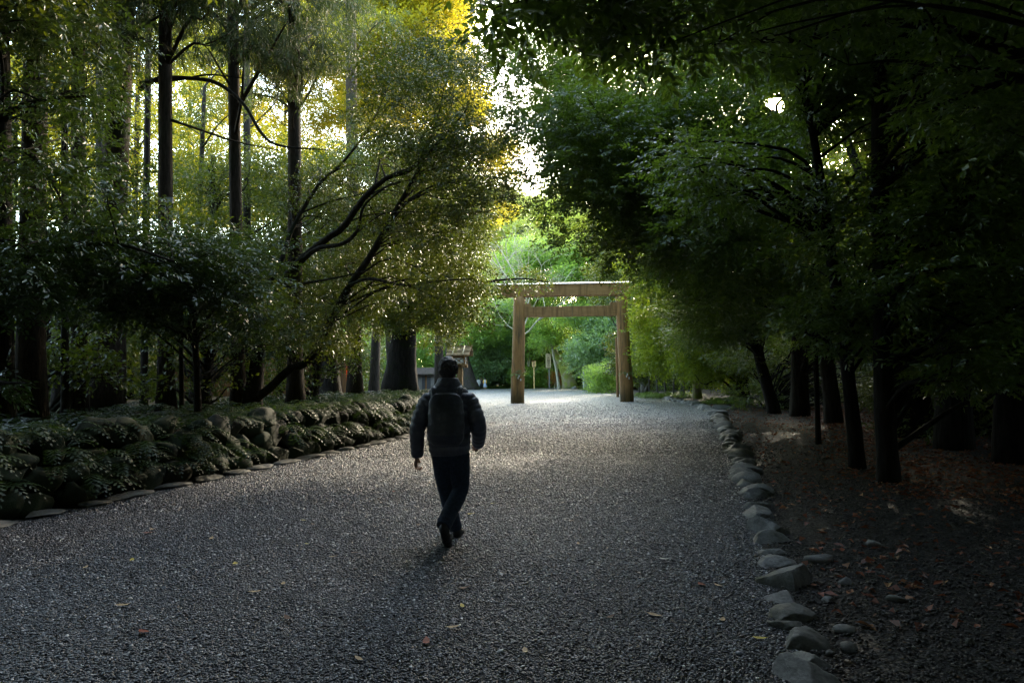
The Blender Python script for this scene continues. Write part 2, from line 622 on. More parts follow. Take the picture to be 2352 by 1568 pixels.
MT['fern'] = leaf_mat('fern_green', (0.009, 0.022, 0.008), (0.028, 0.052, 0.018), (0.05, 0.09, 0.015), 0.3, 0.5, 0.3, (0.06, 0.06, 0.02))
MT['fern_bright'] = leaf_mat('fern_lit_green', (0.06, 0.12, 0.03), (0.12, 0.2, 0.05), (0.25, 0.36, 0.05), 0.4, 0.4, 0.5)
MT['litter'] = leaf_mat('dead_leaf_litter', (0.1, 0.03, 0.012), (0.28, 0.075, 0.028), (0.25, 0.08, 0.03), 0.15, 0.5, 0.4, (0.38, 0.22, 0.1))
MT['torii'] = wood_mat('torii_wood', (0.25, 0.125, 0.044), (0.38, 0.21, 0.075), (0.1, 0.07, 0.035), 2, 0.65, None, True)
MT['torii_beam'] = wood_mat('torii_beam_wood', (0.25, 0.13, 0.046), (0.39, 0.22, 0.085), (0.16, 0.085, 0.03), 0, 0.65)
MT['torii_cap'] = plain('pale_metal_cap', (0.75, 0.76, 0.78), 0.35, 0.5, 0.1, 4.0, 0.02)
MT['paper'] = plain('white_paper', (0.7, 0.7, 0.7), 0.8, 0.2, 0.05, 9.0, 0.0)
MT['lantern'] = wood_mat('lantern_wood', (0.16, 0.095, 0.04), (0.27, 0.17, 0.075), (0.09, 0.055, 0.025), 2, 0.7)
MT['roofboard'] = wood_mat('lantern_roof_board', (0.16, 0.11, 0.06), (0.28, 0.2, 0.11), (0.12, 0.09, 0.04), 1, 0.75)
MT['sign_new'] = wood_mat('sign_fresh_board', (0.62, 0.4, 0.17), (0.8, 0.55, 0.26), (0.6, 0.4, 0.2), 2, 0.7)
MT['sign_old'] = wood_mat('sign_weathered_board', (0.5, 0.4, 0.26), (0.64, 0.54, 0.37), (0.44, 0.37, 0.25), 2, 0.75)
MT['ink'] = plain('black_ink', (0.025, 0.022, 0.02), 0.6, 0.3, 0.1, 9.0, 0.0)
MT['fence'] = wood_mat('fence_board', (0.16, 0.08, 0.03), (0.26, 0.14, 0.055), (0.06, 0.035, 0.02), 2, 0.8)
MT['greywood'] = wood_mat('grey_board', (0.15, 0.145, 0.14), (0.24, 0.23, 0.22), (0.2, 0.19, 0.18), 2, 0.8)
MT['plaster'] = plain('white_plaster', (0.72, 0.7, 0.66), 0.85, 0.2, 0.06, 3.0, 0.05)
MT['metal_dark'] = plain('dark_metal', (0.04, 0.045, 0.055), 0.45, 0.5, 0.1)
MT['lamp_white'] = plain('pale_plastic', (0.55, 0.56, 0.58), 0.4, 0.5, 0.05)
MT['posts'] = plain('pale_stone_post', (0.36, 0.37, 0.36), 0.8, 0.2, 0.15, 9.0, 0.2)

# ------------------------------------------------------------------ the path
LP = [foot(-420, 5.2, 0)] + [ground(x, y) for x, y in ((0, 1205), (340, 1130), (620, 1070), (900, 1010), (955, 995))]
L_pts = np.array([[-8.6, -12.0], [-7.2, -2.0]] + [[p[0], p[1]] for p in LP[1:]] + [[-2.3, 26], [-2.35, 34], [-2.9, 43], [-4.2, 55], [-6.6, 70], [-9.5, 85], [-13, 100], [-25, 112]])
RP = [ground(x, y) for x, y in ((1850, 1568), (1790, 1430), (1750, 1300), (1720, 1190), (1690, 1090), (1665, 1010), (1640, 955), (1590, 930), (1500, 912), (1440, 907), (1370, 901))]
R_pts = np.array([[-0.9, -12.0], [0.75, 0.0]] + [[p[0], p[1]] for p in RP])
FAR_Y = 97.0


def Lx(y):
    return np.interp(y, L_pts[:, 1], L_pts[:, 0])


_ro = np.argsort(R_pts[:, 1])
_rs = R_pts[_ro]


def Rx(y):
    return np.interp(y, _rs[:, 1], _rs[:, 0])


print('L', np.round(L_pts, 2).tolist())
print('R', np.round(R_pts, 2).tolist())
BANK = 0.78


def gz(x, y):
    """height of the walkable ground"""
    l = Lx(y)
    if x < l - 0.45 and y < 48:
        k = min(1.0, max(0.0, (48 - y) / 12))
        return BANK * k + 0.12 * noise.noise(Vector((x * 0.3, y * 0.3, 2.0)))
    r = Rx(y)
    if x > r + 0.4:
        return 0.03 + 0.08 * max(0, noise.noise(Vector((x * 0.35, y * 0.35, 5.0))))
    return 0.0


# forest floor to the horizon
mb = MB()
mb.add([[-3000, -3000, -0.06], [3000, -3000, -0.06], [3000, 3000, -0.06], [-3000, 3000, -0.06]], [[0, 1, 2, 3]])
tag(mb.build('ground', MT['soil']), 'dark forest floor', None, None, 'structure')


def strip(name, ys, xs, zf, matl):
    """sheet: for every y a row of x values"""
    V = [[x, y, zf(x, y)] for y, row in zip(ys, xs) for x in row]
    n = len(xs[0])
    F = [[i * n + j, i * n + j + 1, (i + 1) * n + j + 1, (i + 1) * n + j] for i in range(len(ys) - 1) for j in range(n - 1)]
    o = link(name, mesh_from(name, V, [np.array(F)]), matl)
    return tag(o, None, None, None, 'structure')


ys = np.concatenate([np.arange(-12, 20, 0.5), np.arange(20, 60, 1.0), np.arange(60, 98, 2.0), [FAR_Y + 2]])
def undul(x, y):
    return 0.012 * noise.noise(Vector((x * 0.9, y * 0.9, 0))) + 0.02 * noise.noise(Vector((x * 0.25, y * 0.25, 9)))
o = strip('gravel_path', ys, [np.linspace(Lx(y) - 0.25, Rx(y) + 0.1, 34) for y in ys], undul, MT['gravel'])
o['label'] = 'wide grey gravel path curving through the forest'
o.data.materials.append(MT['gravel_shade_tint'])           # finer bed at the near end, its shade put into a darker colour
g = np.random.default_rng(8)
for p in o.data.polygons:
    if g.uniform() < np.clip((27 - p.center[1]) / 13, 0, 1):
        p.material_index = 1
# right verge: fine gravel and leaf litter
ysv = np.concatenate([np.arange(-12, 20, 0.5), np.arange(20, 75, 1.5)])
o = strip('right_verge', ysv, [np.concatenate([np.linspace(Rx(y) + 0.04, Rx(y) + 4, 20), np.linspace(Rx(y) + 4.5, Rx(y) + 60, 24)]) for y in ysv],
          lambda x, y: 0.02 + (0.08 * max(0, noise.noise(Vector((x * 0.35, y * 0.35, 5.0)))) + 0.015 * noise.noise(Vector((x * 2, y * 2, 1))) if x > Rx(y) + 0.3 else 0.0), MT['verge'])
o['label'] = 'dark gravelly verge on the right of the path'
# left bank behind the stone wall
ysb = np.concatenate([np.arange(-12, 30, 0.6), np.arange(30, 50, 1.0)])
o = strip('left_bank', ysb, [np.concatenate([Lx(y) - np.array([0.40, 0.5, 0.8, 1.2]), Lx(y) - np.linspace(1.8, 14, 24), Lx(y) - np.linspace(15, 70, 20)]) for y in ysb], gz, MT['bank'])
o['label'] = 'raised forest bank behind the stone wall'

# loose pebbles lying on the near part of the path: real stones, ground cover
def pebbles(BANDS, width, edges, verge=False, name='loose_gravel', z0=.014):
    g = np.random.default_rng(31 + verge)
    ring = np.array([[math.cos(a), math.sin(a), -.15] for a in np.linspace(0, 2 * math.pi, 6, endpoint=False)])
    mid = np.array([[.72 * math.cos(a), .72 * math.sin(a), .5] for a in np.linspace(.5, 2 * math.pi + .5, 5, endpoint=False)])
    PV = np.vstack([ring, mid, [[0, 0, .78]]])
    from itertools import combinations
    import bmesh
    bm = bmesh.new()
    for v in PV:
        bm.verts.new(v)
    bmesh.ops.convex_hull(bm, input=bm.verts)
    bm.verts.ensure_lookup_table()
    bm.verts.index_update()
    PV = np.array([v.co[:] for v in bm.verts])
    PF = np.array([[v.index for v in f.verts] for f in bm.faces if len(f.verts) == 3])
    bm.free()
    pos = []
    for y0, y1, dens, sz in BANDS:
        n = int(dens * (y1 - y0) * width)
        y = g.uniform(y0, y1, n)
        u = g.uniform(0, 1, n)
        l, r = edges(y)
        x = l + (r - l) * (u if not verge else u ** 1.3)
        vis = np.abs(x) < .79 * y + .5
        if y1 > 16 and not verge:
            vis &= g.uniform(0, 1, n) < np.clip((48 - y) / 32, 0, 1) ** 1.6
        pos.append(np.column_stack([x, y, np.full(n, sz)])[vis])
    P = np.concatenate(pos)
    n = len(P)
    s_ = P[:, 2] * np.exp(g.normal(0, .28, n))
    th = g.uniform(0, 6.28, n)
    A = np.stack([np.cos(th), np.sin(th), 0 * th], 1)
    U = np.array([0, 0, 1.0]) + g.normal(0, .28, (n, 3))
    U /= np.linalg.norm(U, axis=1)[:, None]
    B = np.cross(U, A)
    B /= np.linalg.norm(B, axis=1)[:, None]
    A = np.cross(B, U)
    M = np.stack([A * (s_ * g.uniform(.9, 1.35, n))[:, None], B * (s_ * g.uniform(.65, 1, n))[:, None], U * (s_ * g.uniform(.5, .85, n))[:, None]], 1)
    C = np.column_stack([P[:, :2], np.zeros(n)])
    C[:, 2] = z0 + .002 * g.normal(0, 1, n)
    V = np.einsum('vk,nkj->nvj', PV, M) + C[:, None]
    F = PF[None] + (np.arange(n) * len(PV))[:, None, None]
    T = np.repeat(g.uniform(0, 1, n) ** np.interp(P[:, 1], [3, 7, 14, 26], [2.7, 1.85, .6, .16]), len(PV))  # dark near, pale far: the path's light falloff put into the pebble tint
    return mesh_from(name, V.reshape(-1, 3), [F.reshape(-1, 3)], True, {'tint': T})

M_, nt_, b_, _o = mat('pebble_grey')
at_n = nt_.nodes.new('ShaderNodeAttribute')
at_n.attribute_name = 'tint'
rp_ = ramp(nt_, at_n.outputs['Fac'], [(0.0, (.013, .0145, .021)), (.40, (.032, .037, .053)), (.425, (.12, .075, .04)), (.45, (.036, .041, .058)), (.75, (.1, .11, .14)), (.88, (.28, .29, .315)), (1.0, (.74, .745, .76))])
nt_.links.new(rp_.outputs[0], b_.inputs['Base Color'])
b_.inputs['Roughness'].default_value = .34
b_.inputs['Specular IOR Level'].default_value = .75
MT['pebble'] = M_
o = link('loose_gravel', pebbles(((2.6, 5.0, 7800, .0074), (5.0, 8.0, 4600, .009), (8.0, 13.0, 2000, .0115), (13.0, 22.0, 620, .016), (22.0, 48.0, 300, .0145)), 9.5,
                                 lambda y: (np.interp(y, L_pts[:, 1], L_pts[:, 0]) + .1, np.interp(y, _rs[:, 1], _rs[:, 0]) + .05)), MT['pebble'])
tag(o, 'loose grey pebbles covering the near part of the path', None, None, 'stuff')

M_, nt_, b_, _o = mat('pebble_verge')
at_n = nt_.nodes.new('ShaderNodeAttribute')
at_n.attribute_name = 'tint'
rp_ = ramp(nt_, at_n.outputs['Fac'], [(0.0, (.01, .009, .008)), (.5, (.028, .026, .024)), (.8, (.06, .055, .048)), (.93, (.16, .15, .13)), (1.0, (.12, .07, .03))])
nt_.links.new(rp_.outputs[0], b_.inputs['Base Color'])
b_.inputs['Roughness'].default_value = .5
MT['pebble_verge'] = M_
o = link('verge_gravel', pebbles(((3.0, 6.0, 800, .009), (6.0, 10.0, 330, .012), (10.0, 18.0, 60, .018)), 5.0,
                                 lambda y: (np.interp(y, _rs[:, 1], _rs[:, 0]) + .1, np.interp(y, _rs[:, 1], _rs[:, 0]) + 5.2), True, 'verge_gravel', .03), MT['pebble_verge'])
tag(o, 'dark pebbles and grit scattered over the right verge', None, None, 'stuff')

# ------------------------------------------------------------------ left wall of mossy stones, one thing
mb = MB()
g = np.random.default_rng(3)
y = -3.0
k = 0
while y < 47:
    hgt = BANK * min(1.0, max(0.15, (48 - y) / 12))
    z = 0.0
    row = 0
    wdt = g.uniform(0.34, 0.6) * (1 if y < 25 else 1.25)
    while z < hgt - 0.06:
        h = g.uniform(0.24, 0.42)
        yy = y + g.uniform(-0.12, 0.12) + (row % 2) * wdt * 0.4
        w = wdt * g.uniform(0.85, 1.35)
        V, F = rock_arr((0.42 * g.uniform(0.8, 1.2), w * 1.12, h * 1.22), 500 + k, ICO3 if y < 16 else ICO2, 0.3, False, 6)
        th = g.uniform(-0.35, 0.35)
        c, s = math.cos(th), math.sin(th)
        V = V @ np.array([[1, 0, 0], [0, c, s], [0, -s, c]])
        slope = (Lx(yy + 0.5) - Lx(yy - 0.5))
        V[:, 0] += V[:, 1] * slope
        zc = z + h / 2
        mb.addarr(V + np.array([Lx(yy) - 0.16 - 0.22 * zc + g.uniform(-0.03, 0.03), yy, zc - 0.02]), F)
        z += h * 0.9
        row += 1
        k += 1
    y += wdt * 0.92
o = mb.build('stone_wall', MT['wallstone'], None, True)
tag(o, 'low retaining wall of rounded mossy stones along the left edge of the gravel path', 'wall')

# flat edging slabs at the foot of the wall
g = np.random.default_rng(11)
y = 6.6
i = 0
ORD = ['first', 'second', 'third', 'fourth', 'fifth', 'sixth', 'seventh', 'eighth', 'ninth', 'tenth', 'eleventh', 'twelfth', 'thirteenth', 'fourteenth', 'fifteenth',
       'sixteenth', 'seventeenth', 'eighteenth', 'nineteenth', 'twentieth']
while y < 22 and i < 26:
    ln = g.uniform(0.42, 0.8)
    V, F = rock_arr((0.3, ln, 0.1), 900 + i, ICO3, 0.12, True, 5)
    slope = (Lx(y + 0.5) - Lx(y - 0.5))
    V[:, 0] += V[:, 1] * slope
    o = link('edging_stone', mesh_from('edging_stone', V, [F]), MT['slab'], None, (float(Lx(y)) + 0.13, float(y), 0.035))
    if i < 12:
        tag(o, f'flat slab at the foot of the mossy wall, {ORD[i]} slab from the left', 'edging stone', 'flat slabs edging the left side of the path')
    else:
        tag(o, 'small flat slab in the far run along the mossy wall beside the walking man', 'edging stone', 'flat slabs edging the left side of the path')
    y += ln * 0.5 + g.uniform(0.3, 0.45)
    i += 1

# ------------------------------------------------------------------ right kerb of rounded stones
g = np.random.default_rng(21)
kerb = [  # px, py of the stone's foot centre, width in px, look
    (1856, 1570, 130, 'rounded grey boulder cut by the bottom edge, nearest of the kerb row'),
    (1842, 1534, 105, 'grey boulder with a sloping right shoulder, second of the kerb row from the bottom edge'),
    (1843, 1484, 112, 'large flat-topped boulder at the bottom right of the gravel path'),
    (1805, 1440, 76, 'small light pointed stone leaning on the flat-topped boulder'),
    (1812, 1420, 92, 'long low stone sloping to the right behind the small pointed stone'),
    (1798, 1386, 72, 'round dark kerb stone directly in front of the widest kerb stone'),
    (1808, 1345, 128, 'widest pale slab-like stone of the kerb row with a stepped edge'),
    (1788, 1296, 90, 'triangular stone with a peaked top just beyond the widest kerb stone'),
    (1772, 1274, 64, 'small round stone tucked left of the triangular kerb stone'),
    (1770, 1246, 80, 'humped grey-violet kerb stone two stones beyond the triangular one'),
    (1768, 1224, 90, 'low long kerb stone with a tail to the right, behind the humped one'),
    (1752, 1210, 62, 'blocky flat-topped kerb stone midway up the right edge'),
    (1745, 1190, 62, 'pale pointed kerb stone just beyond the blocky flat-topped one'),
    (1742, 1168, 66, 'thin wedge-shaped stone in the right kerb, lighter on top'),
    (1738, 1146, 62, 'smooth oval stone of the right kerb beside scattered pebbles'),
]
rows = []
for px, py, wpx, lab in kerb:
    p = ground(px, py)
    rows.append((p[0], p[1], wpx / FPX * p[1], lab))
yy = rows[-1][1] + 0.3
n_k = 0
while yy < 44:
    w = g.uniform(0.2, 0.42) * (1.0 if yy < 18 else 1.3)
    rows.append((float(Rx(yy)) + g.uniform(0.0, 0.12) + 0.1, yy, w, None))
    yy += g.uniform(0.2, 0.34) * (1.0 if yy < 18 else 1.6)
for i, (x, y, w, lab) in enumerate(rows):
    w *= .98 if i < 15 else 1.08
    hh = w * g.uniform(0.42, 0.62)
    nb = [abs(rows[j][1] - y) for j in (i - 1, i + 1) if 0 <= j < len(rows)]
    dpt = min(max(2.1 * max(nb), 0.7 * w), 1.25 * w)
    V, F = rock_arr((w * 1.1, dpt, hh * 1.6), 1300 + i, ICO4 if y < 9 else ICO3, 0.2, True, 8)
    a = g.uniform(-0.3, 0.3)
    V = V @ np.array([[math.cos(a), math.sin(a), 0], [-math.sin(a), math.cos(a), 0], [0, 0, 1]])
    o = link('kerb_stone', mesh_from('kerb_stone', V, [F]), MT['kerb'], None, (x, y, -0.02))
    grp = 'rounded stones lining the right edge of the path'
    if lab is None:
        q = i - len(kerb)
        if q < 14:
            lab = f'small grey kerb stone on the right, {ORD[q]} stone beyond the smooth oval one'
        else:
            lab = 'tiny grey kerb stone in the far tight end of the right-hand row'
    tag(o, lab, 'kerb stone', grp)

# loose rocks on the right verge
for j, (px, py, w, h, lab) in enumerate([
        (1880, 1286, 70, 16, 'flat dark slab lying on the right verge beside the triangular kerb stone'),
        (1940, 1340, 34, 18, 'small black rock on the right verge opposite the widest kerb stone'),
        (1902, 1378, 30, 14, 'small brown rock on the verge beside the round dark kerb stone'),
        (2060, 1376, 44, 12, 'thin flat stone alone in the middle of the right verge'),
        (1940, 1448, 50, 16, 'angular pale stone on the verge right of the flat-topped boulder'),
        (1952, 1490, 44, 20, 'tilted tan rock on the verge, nearest the bottom right corner'),
        (2228, 1476, 22, 18, 'pale wedge of stone far right on the dark verge'),
        (2005, 1250, 34, 12, 'low dark stone on the right verge below the two near trunks'),
        (1906, 1500, 24, 10, 'little stone touching the verge side of the flat-topped boulder')]):
    p = ground(px, py, 0.03)
    s = p[1] / FPX
    V, F = rock_arr((w * s, w * s * 0.8, h * s * 1.6), 2000 + j, ICO2, 0.3, True, 8)
    tag(link('loose_rock', mesh_from('loose_rock', V, [F]), MT['kerb'], None, (p[0], p[1], 0.03)), lab, 'rock', 'loose rocks on the right verge')

# ------------------------------------------------------------------ foliage
HEX = (np.array([[0, 0, 0], [0.35, 0.2, 0.05], [0.75, 0.15, 0.03], [1, 0, -0.06], [0.75, -0.15, 0.03], [0.35, -0.2, 0.05]]), np.array([[0, 1, 2, 3], [0, 3, 4, 5]]))
RHO = (np.array([[0, 0, 0], [0.45, 0.24, 0.04], [1, 0, -0.03], [0.5, -0.24, 0.04]]), np.array([[0, 1, 2, 3]]))
BLADE = (np.array([[0, 0.03, 0], [0.55, 0.05, 0.02], [1, 0, -0.12], [0.5, -0.05, 0.0]]), np.array([[0, 1, 2, 3]]))


def spray_protos(kind, seed, nvar=8):
    """flat sprays of leaves along a twig; units: one leaf length"""
    g = np.random.default_rng(seed)
    out = []
    for _ in range(nvar):
        Vs, Fs, Ts = [], [], []
        if kind == 'cedar':
            n, base = 22, BLADE
        elif kind == 'gloss':
            n, base = 11, HEX
        else:
            n, base = 12, RHO
        off = 0
        for i in range(n):
            if kind == 'cedar':
                p = np.array([g.uniform(0, 2.2), g.normal(0, 0.25), g.normal(0, 0.12)])
                yaw = g.normal(0, 0.45)
                pit, rol, s = g.normal(0.3, 0.3), g.normal(0, 0.8), g.uniform(0.6, 1.3)
            else:
                side = 1 if i % 2 else -1
                p = np.array([0.4 + 3.6 * i / n, side * 0.05, g.normal(0, 0.12)])
                yaw = side * g.normal(0.85, 0.28) if i < n - 1 else g.normal(0, 0.2)
                pit, rol, s = g.normal(0.18, 0.28), g.normal(0, 0.45), g.uniform(0.7, 1.2)
                if kind == 'small':
                    p[2] += g.normal(0, 0.4)
                    p[1] += g.normal(0, 0.5)
                    pit, rol = g.normal(0.1, 0.5), g.normal(0, 0.7)
            V = base[0] * s
            c, sn = math.cos(rol), math.sin(rol)
            V = V @ np.array([[1, 0, 0], [0, c, sn], [0, -sn, c]])
            c, sn = math.cos(pit), math.sin(pit)
            V = V @ np.array([[c, 0, -sn], [0, 1, 0], [sn, 0, c]])
            c, sn = math.cos(yaw), math.sin(yaw)
            V = V @ np.array([[c, sn, 0], [-sn, c, 0], [0, 0, 1]])
            Vs.append(V + p)
            Fs.append(base[1] + off)
            Ts.append(np.full(len(V), g.normal(0, 0.14)))
            off += len(V)
        out.append((np.concatenate(Vs), np.concatenate(Fs), np.concatenate(Ts)))
    return out


PROTO = {k: spray_protos(k, i + 40) for i, k in enumerate(('gloss', 'small', 'cedar'))}


def foliage(clumps, per, leaf, kind, seed, droop=0.15, sunhole=0.9, flat=0.45):
    """clumps rows: x, y, z, radius. Returns V, F, tint. Sprays fill flattened ellipsoids."""
    g = np.random.default_rng(seed)
    C = np.asarray(clumps, dtype=float)
    n_each = np.maximum(3, (per * C[:, 3] ** 2 * g.uniform(0.6, 1.4, len(C)))).astype(int)
    idx = np.repeat(np.arange(len(C)), n_each)
    n = len(idx)
    d = g.normal(0, 1, (n, 3))
    d /= np.linalg.norm(d, axis=1)[:, None]
    rad = g.uniform(0, 1, n) ** 0.45
    r = C[idx, 3]
    P = C[idx, :3] + d * (rad * r)[:, None] * np.array([1, 1, flat])
    D = d * np.array([1, 1, 0.3]) + g.normal(0, 0.45, (n, 3)) * np.array([1, 1, 0.4])
    D[:, 2] -= droop
    D /= np.linalg.norm(D, axis=1)[:, None]
    U = np.array([0, 0, 1.0]) + g.normal(0, 0.32, (n, 3))
    S = np.cross(U, D)
    S /= np.linalg.norm(S, axis=1)[:, None]
    U = np.cross(D, S)
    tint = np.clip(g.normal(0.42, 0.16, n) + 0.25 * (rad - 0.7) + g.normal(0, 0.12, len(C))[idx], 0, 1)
    sc = leaf * g.uniform(0.8, 1.2, n)
    if sunhole:
        q = P + D * sc[:, None] * 2 - CAM
        cosang = (q @ SUN) / np.linalg.norm(q, axis=1)
        keep = cosang < math.cos(R(sunhole))
    else:
        keep = np.ones(n, bool)
    var = g.integers(0, 8, n)
    Vs, Fs, Ts, off = [], [], [], 0
    for k in range(8):
        s = (var == k) & keep
        m_ = int(s.sum())
        if not m_:
            continue
        pv, pf, pt = PROTO[kind][k]
        M = np.stack([D[s], S[s], U[s]], 1) * sc[s][:, None, None]      # rows: axes
        V = np.einsum('vk,nkj->nvj', pv, M) + P[s][:, None]
        Vs.append(V.reshape(-1, 3))
        F = pf[None] + (np.arange(m_) * len(pv))[:, None, None] + off
        Fs.append(F.reshape(-1, 4))
        Ts.append((tint[s][:, None] + pt[None]).ravel())
        off += m_ * len(pv)
    return np.concatenate(Vs), np.concatenate(Fs), np.clip(np.concatenate(Ts), 0, 1)


def boxes_to_clumps(boxes, seed):
    """boxes in the photograph: x0, y0, x1, y1, near depth, far depth, count, radius -> world clumps"""
    g = np.random.default_rng(seed)
    out = []
    for x0, y0, x1, y1, d0, d1, n, r in boxes:
        for _ in range(n):
            p = at(g.uniform(x0, x1), g.uniform(y0, y1), g.uniform(d0, d1))
            out.append([p[0], p[1], p[2], r * g.uniform(0.7, 1.3)])
    return out


def branch_to(mb, trunk, c, g, r0=0.05):
    """a limb from the trunk to a clump"""
    t = np.asarray(trunk)
    dist = np.hypot(t[:, 0] - c[0], t[:, 1] - c[1])
    want = c[2] - 0.35 * dist.min() - 0.3
    i = int(np.argmin(np.abs(t[:, 2] - want) + 0.25 * dist))
    a = t[i, :3]
    b = np.array(c[:3])
    ln = np.linalg.norm(b - a)
    if ln < 0.3:
        return
    mid1 = a * 0.65 + b * 0.35 + g.normal(0, 0.06, 3) * ln + np.array([0, 0, 0.10 * ln])
    mid2 = a * 0.3 + b * 0.7 + g.normal(0, 0.06, 3) * ln + np.array([0, 0, 0.06 * ln])
    r = min(t[i, 3] * 0.5, r0 * (0.5 + ln / 4))
    P = spline([a, mid1, mid2, b], 9)
    mb.tube(P, np.linspace(r, max(0.006, r * 0.16), 9), 5, False)


def tree(name, label, cat, base, trunk, limbs=(), boxes=(), clumps=(), leaf=0.09, per=90, kind='gloss', lmat='leaf_gloss', bark='bark_dark',
         seed=1, droop=0.15, sides=14, r0=0.05, group=None, flat=0.45, wob=0.05, nbr=None, flare=1.5, twigs=True):
    """trunk, limbs: rows x, y, z, radius in world space."""
    g = np.random.default_rng(seed)
    base = np.asarray(base, dtype=float)
    root = thing(name, label, cat, tuple(base), 0, group)
    tr = spline(trunk, 26)
    h = tr[:, 2] - tr[0, 2]
    tr[:, 3] *= 1 + (flare - 1) * np.exp(-h / (2.2 * tr[0, 3] + 0.1))
    tr[0, 2] -= 0.15
    mb = MB()
    mb.tube(tr[:, :3] - base, tr[:, 3], sides, True, 1.0, wob, seed)
    skel = [tr]
    for lb in limbs:
        q = spline(lb, 22)
        mb.tube(q[:, :3] - base, np.maximum(q[:, 3], 0.004), 8, False, 1.0, 0.04, seed + 1)
        skel.append(q)
    sk = np.vstack(skel)
    C = list(clumps) + boxes_to_clumps(boxes, seed + 5)
    if C and twigs:
        sel = range(len(C)) if nbr is None else g.permutation(len(C))[:nbr]
        skb = sk.copy()
        skb[:, :3] -= base
        for i in sel:
            branch_to(mb, skb, np.array(C[i][:3]) - base, g, r0)
    mb.build('trunk', MT[bark], root, True)
    if C:
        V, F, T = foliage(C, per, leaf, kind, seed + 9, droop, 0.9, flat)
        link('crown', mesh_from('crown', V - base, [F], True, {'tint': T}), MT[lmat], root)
    return root


def vline(px0, d, z0, px1, py1, r, r1=None, d1=None):
    """straight trunk from the ground at column px0 to picture point (px1, py1)"""
    a = foot(px0, d, z0)
    b = at(px1, py1, d1 or d)
    return a, [[*a, r], [*(a * 0.66 + b * 0.34), r * 0.9], [*(a * 0.33 + b * 0.67), r * 0.8], [*b, r1 or r * 0.65]]


def pl(rows):
    """px, py, depth, radius -> x, y, z, radius"""
    return [[*at(a, b, d), r] for a, b, d, r in rows]


# ---- left: tall cedars standing on the bank
CEDARS = [  # px at foot, depth, px top, r, label, foliage boxes
    (68, 12.9, 92, .24, 'thick dark cedar trunk nearest the left edge of the picture', [(-60, -260, 220, 60, 11, 15, 10, .9)]),
    (183, 15.3, 178, .17, 'slim straight cedar trunk just right of the thick one at the left edge', [(60, -200, 300, 90, 13, 18, 10, .9)]),
    (240, 17.5, 302, .33, 'stout double-stemmed cedar with ridged grey bark in the left third', [(180, -160, 470, 140, 15, 20, 22, 1.0)]),
    (381, 16.6, 378, .19, 'straight cedar with bare bark and a small floodlight on it', [(330, -260, 560, 90, 14.5, 19, 20, .9)]),
    (548, 18.4, 528, .18, 'straight cedar trunk between the floodlit cedar and the wide brown one', [(430, -200, 720, 110, 16, 20, 26, .9)]),
    (679, 19.3, 673, .21, 'wide brown cedar trunk right of centre-left, feathery boughs beside it', [(560, -160, 790, 130, 17, 21, 30, .9), (560, 110, 720, 210, 17, 20, 10, .7)]),
    (815, 30.0, 800, .3, 'pale-barked cedar rising behind the bent tree over the stone wall', [(740, -150, 900, 60, 27, 33, 12, 1.4), (770, 250, 850, 400, 28, 30, 6, .9)]),
]
for i, (p0, d, p1, r, lab, bx) in enumerate(CEDARS):
    a, tr = vline(p0, d, gz(foot(p0, d, .7)[0], d), p1, -420, r)
    t = tree('cedar_tree', lab, 'cedar tree', a, tr, (), bx, leaf=.17, per=58, kind='cedar', lmat='leaf_cedar', bark='bark_cedar', seed=100 + i, droop=.75,
             r0=.045, flat=.5, wob=.03, flare=1.45, group='cedar trunks on the left bank')
    if i == 2:   # the twin stem and the long drooping limb that crosses the neighbours
        twin = MB()
        b0, tw = vline(272, d + .9, gz(a[0], d), 272, -420, .2)
        twin.tube(spline(tw, 20)[:, :3] - a, spline(tw, 20)[:, 3], 12, True, 1, .03, 4)
        twin.build('stem', MT['bark_cedar'], t, True)
        lm = MB()
        q = spline(pl([(322, 205, 17.3, .07), (362, 182, 17, .06), (430, 180, 16.8, .052), (500, 192, 16.5, .048), (560, 240, 16.4, .045), (600, 305, 16.3, .04), (645, 335, 16.3, .03), (760, 345, 16.5, .012)]), 40)
        lm.tube(q[:, :3] - a, q[:, 3], 7)
        q = spline(pl([(300, 170, 17.3, .05), (240, 155, 16.8, .035), (215, 140, 16.5, .02)]), 14)
        lm.tube(q[:, :3] - a, q[:, 3], 6)
        q = spline(pl([(322, 190, 17.2, .04), (420, 182, 16.9, .035), (480, 172, 16.7, .025), (560, 180, 16.6, .012)]), 14)
        lm.tube(q[:, :3] - a, q[:, 3], 6)
        lm.build('limb', MT['bark_dark'], t, True)
    if i == 3:
        lm = MB()
        q = spline(pl([(390, 275, 16.6, .04), (450, 295, 16.4, .03), (540, 325, 16.3, .022), (640, 345, 16.3, .01)]), 16)
        lm.tube(q[:, :3] - a, q[:, 3], 6)
        lm.build('limb', MT['bark_dark'], t, True)
    if i == 4:
        q = None

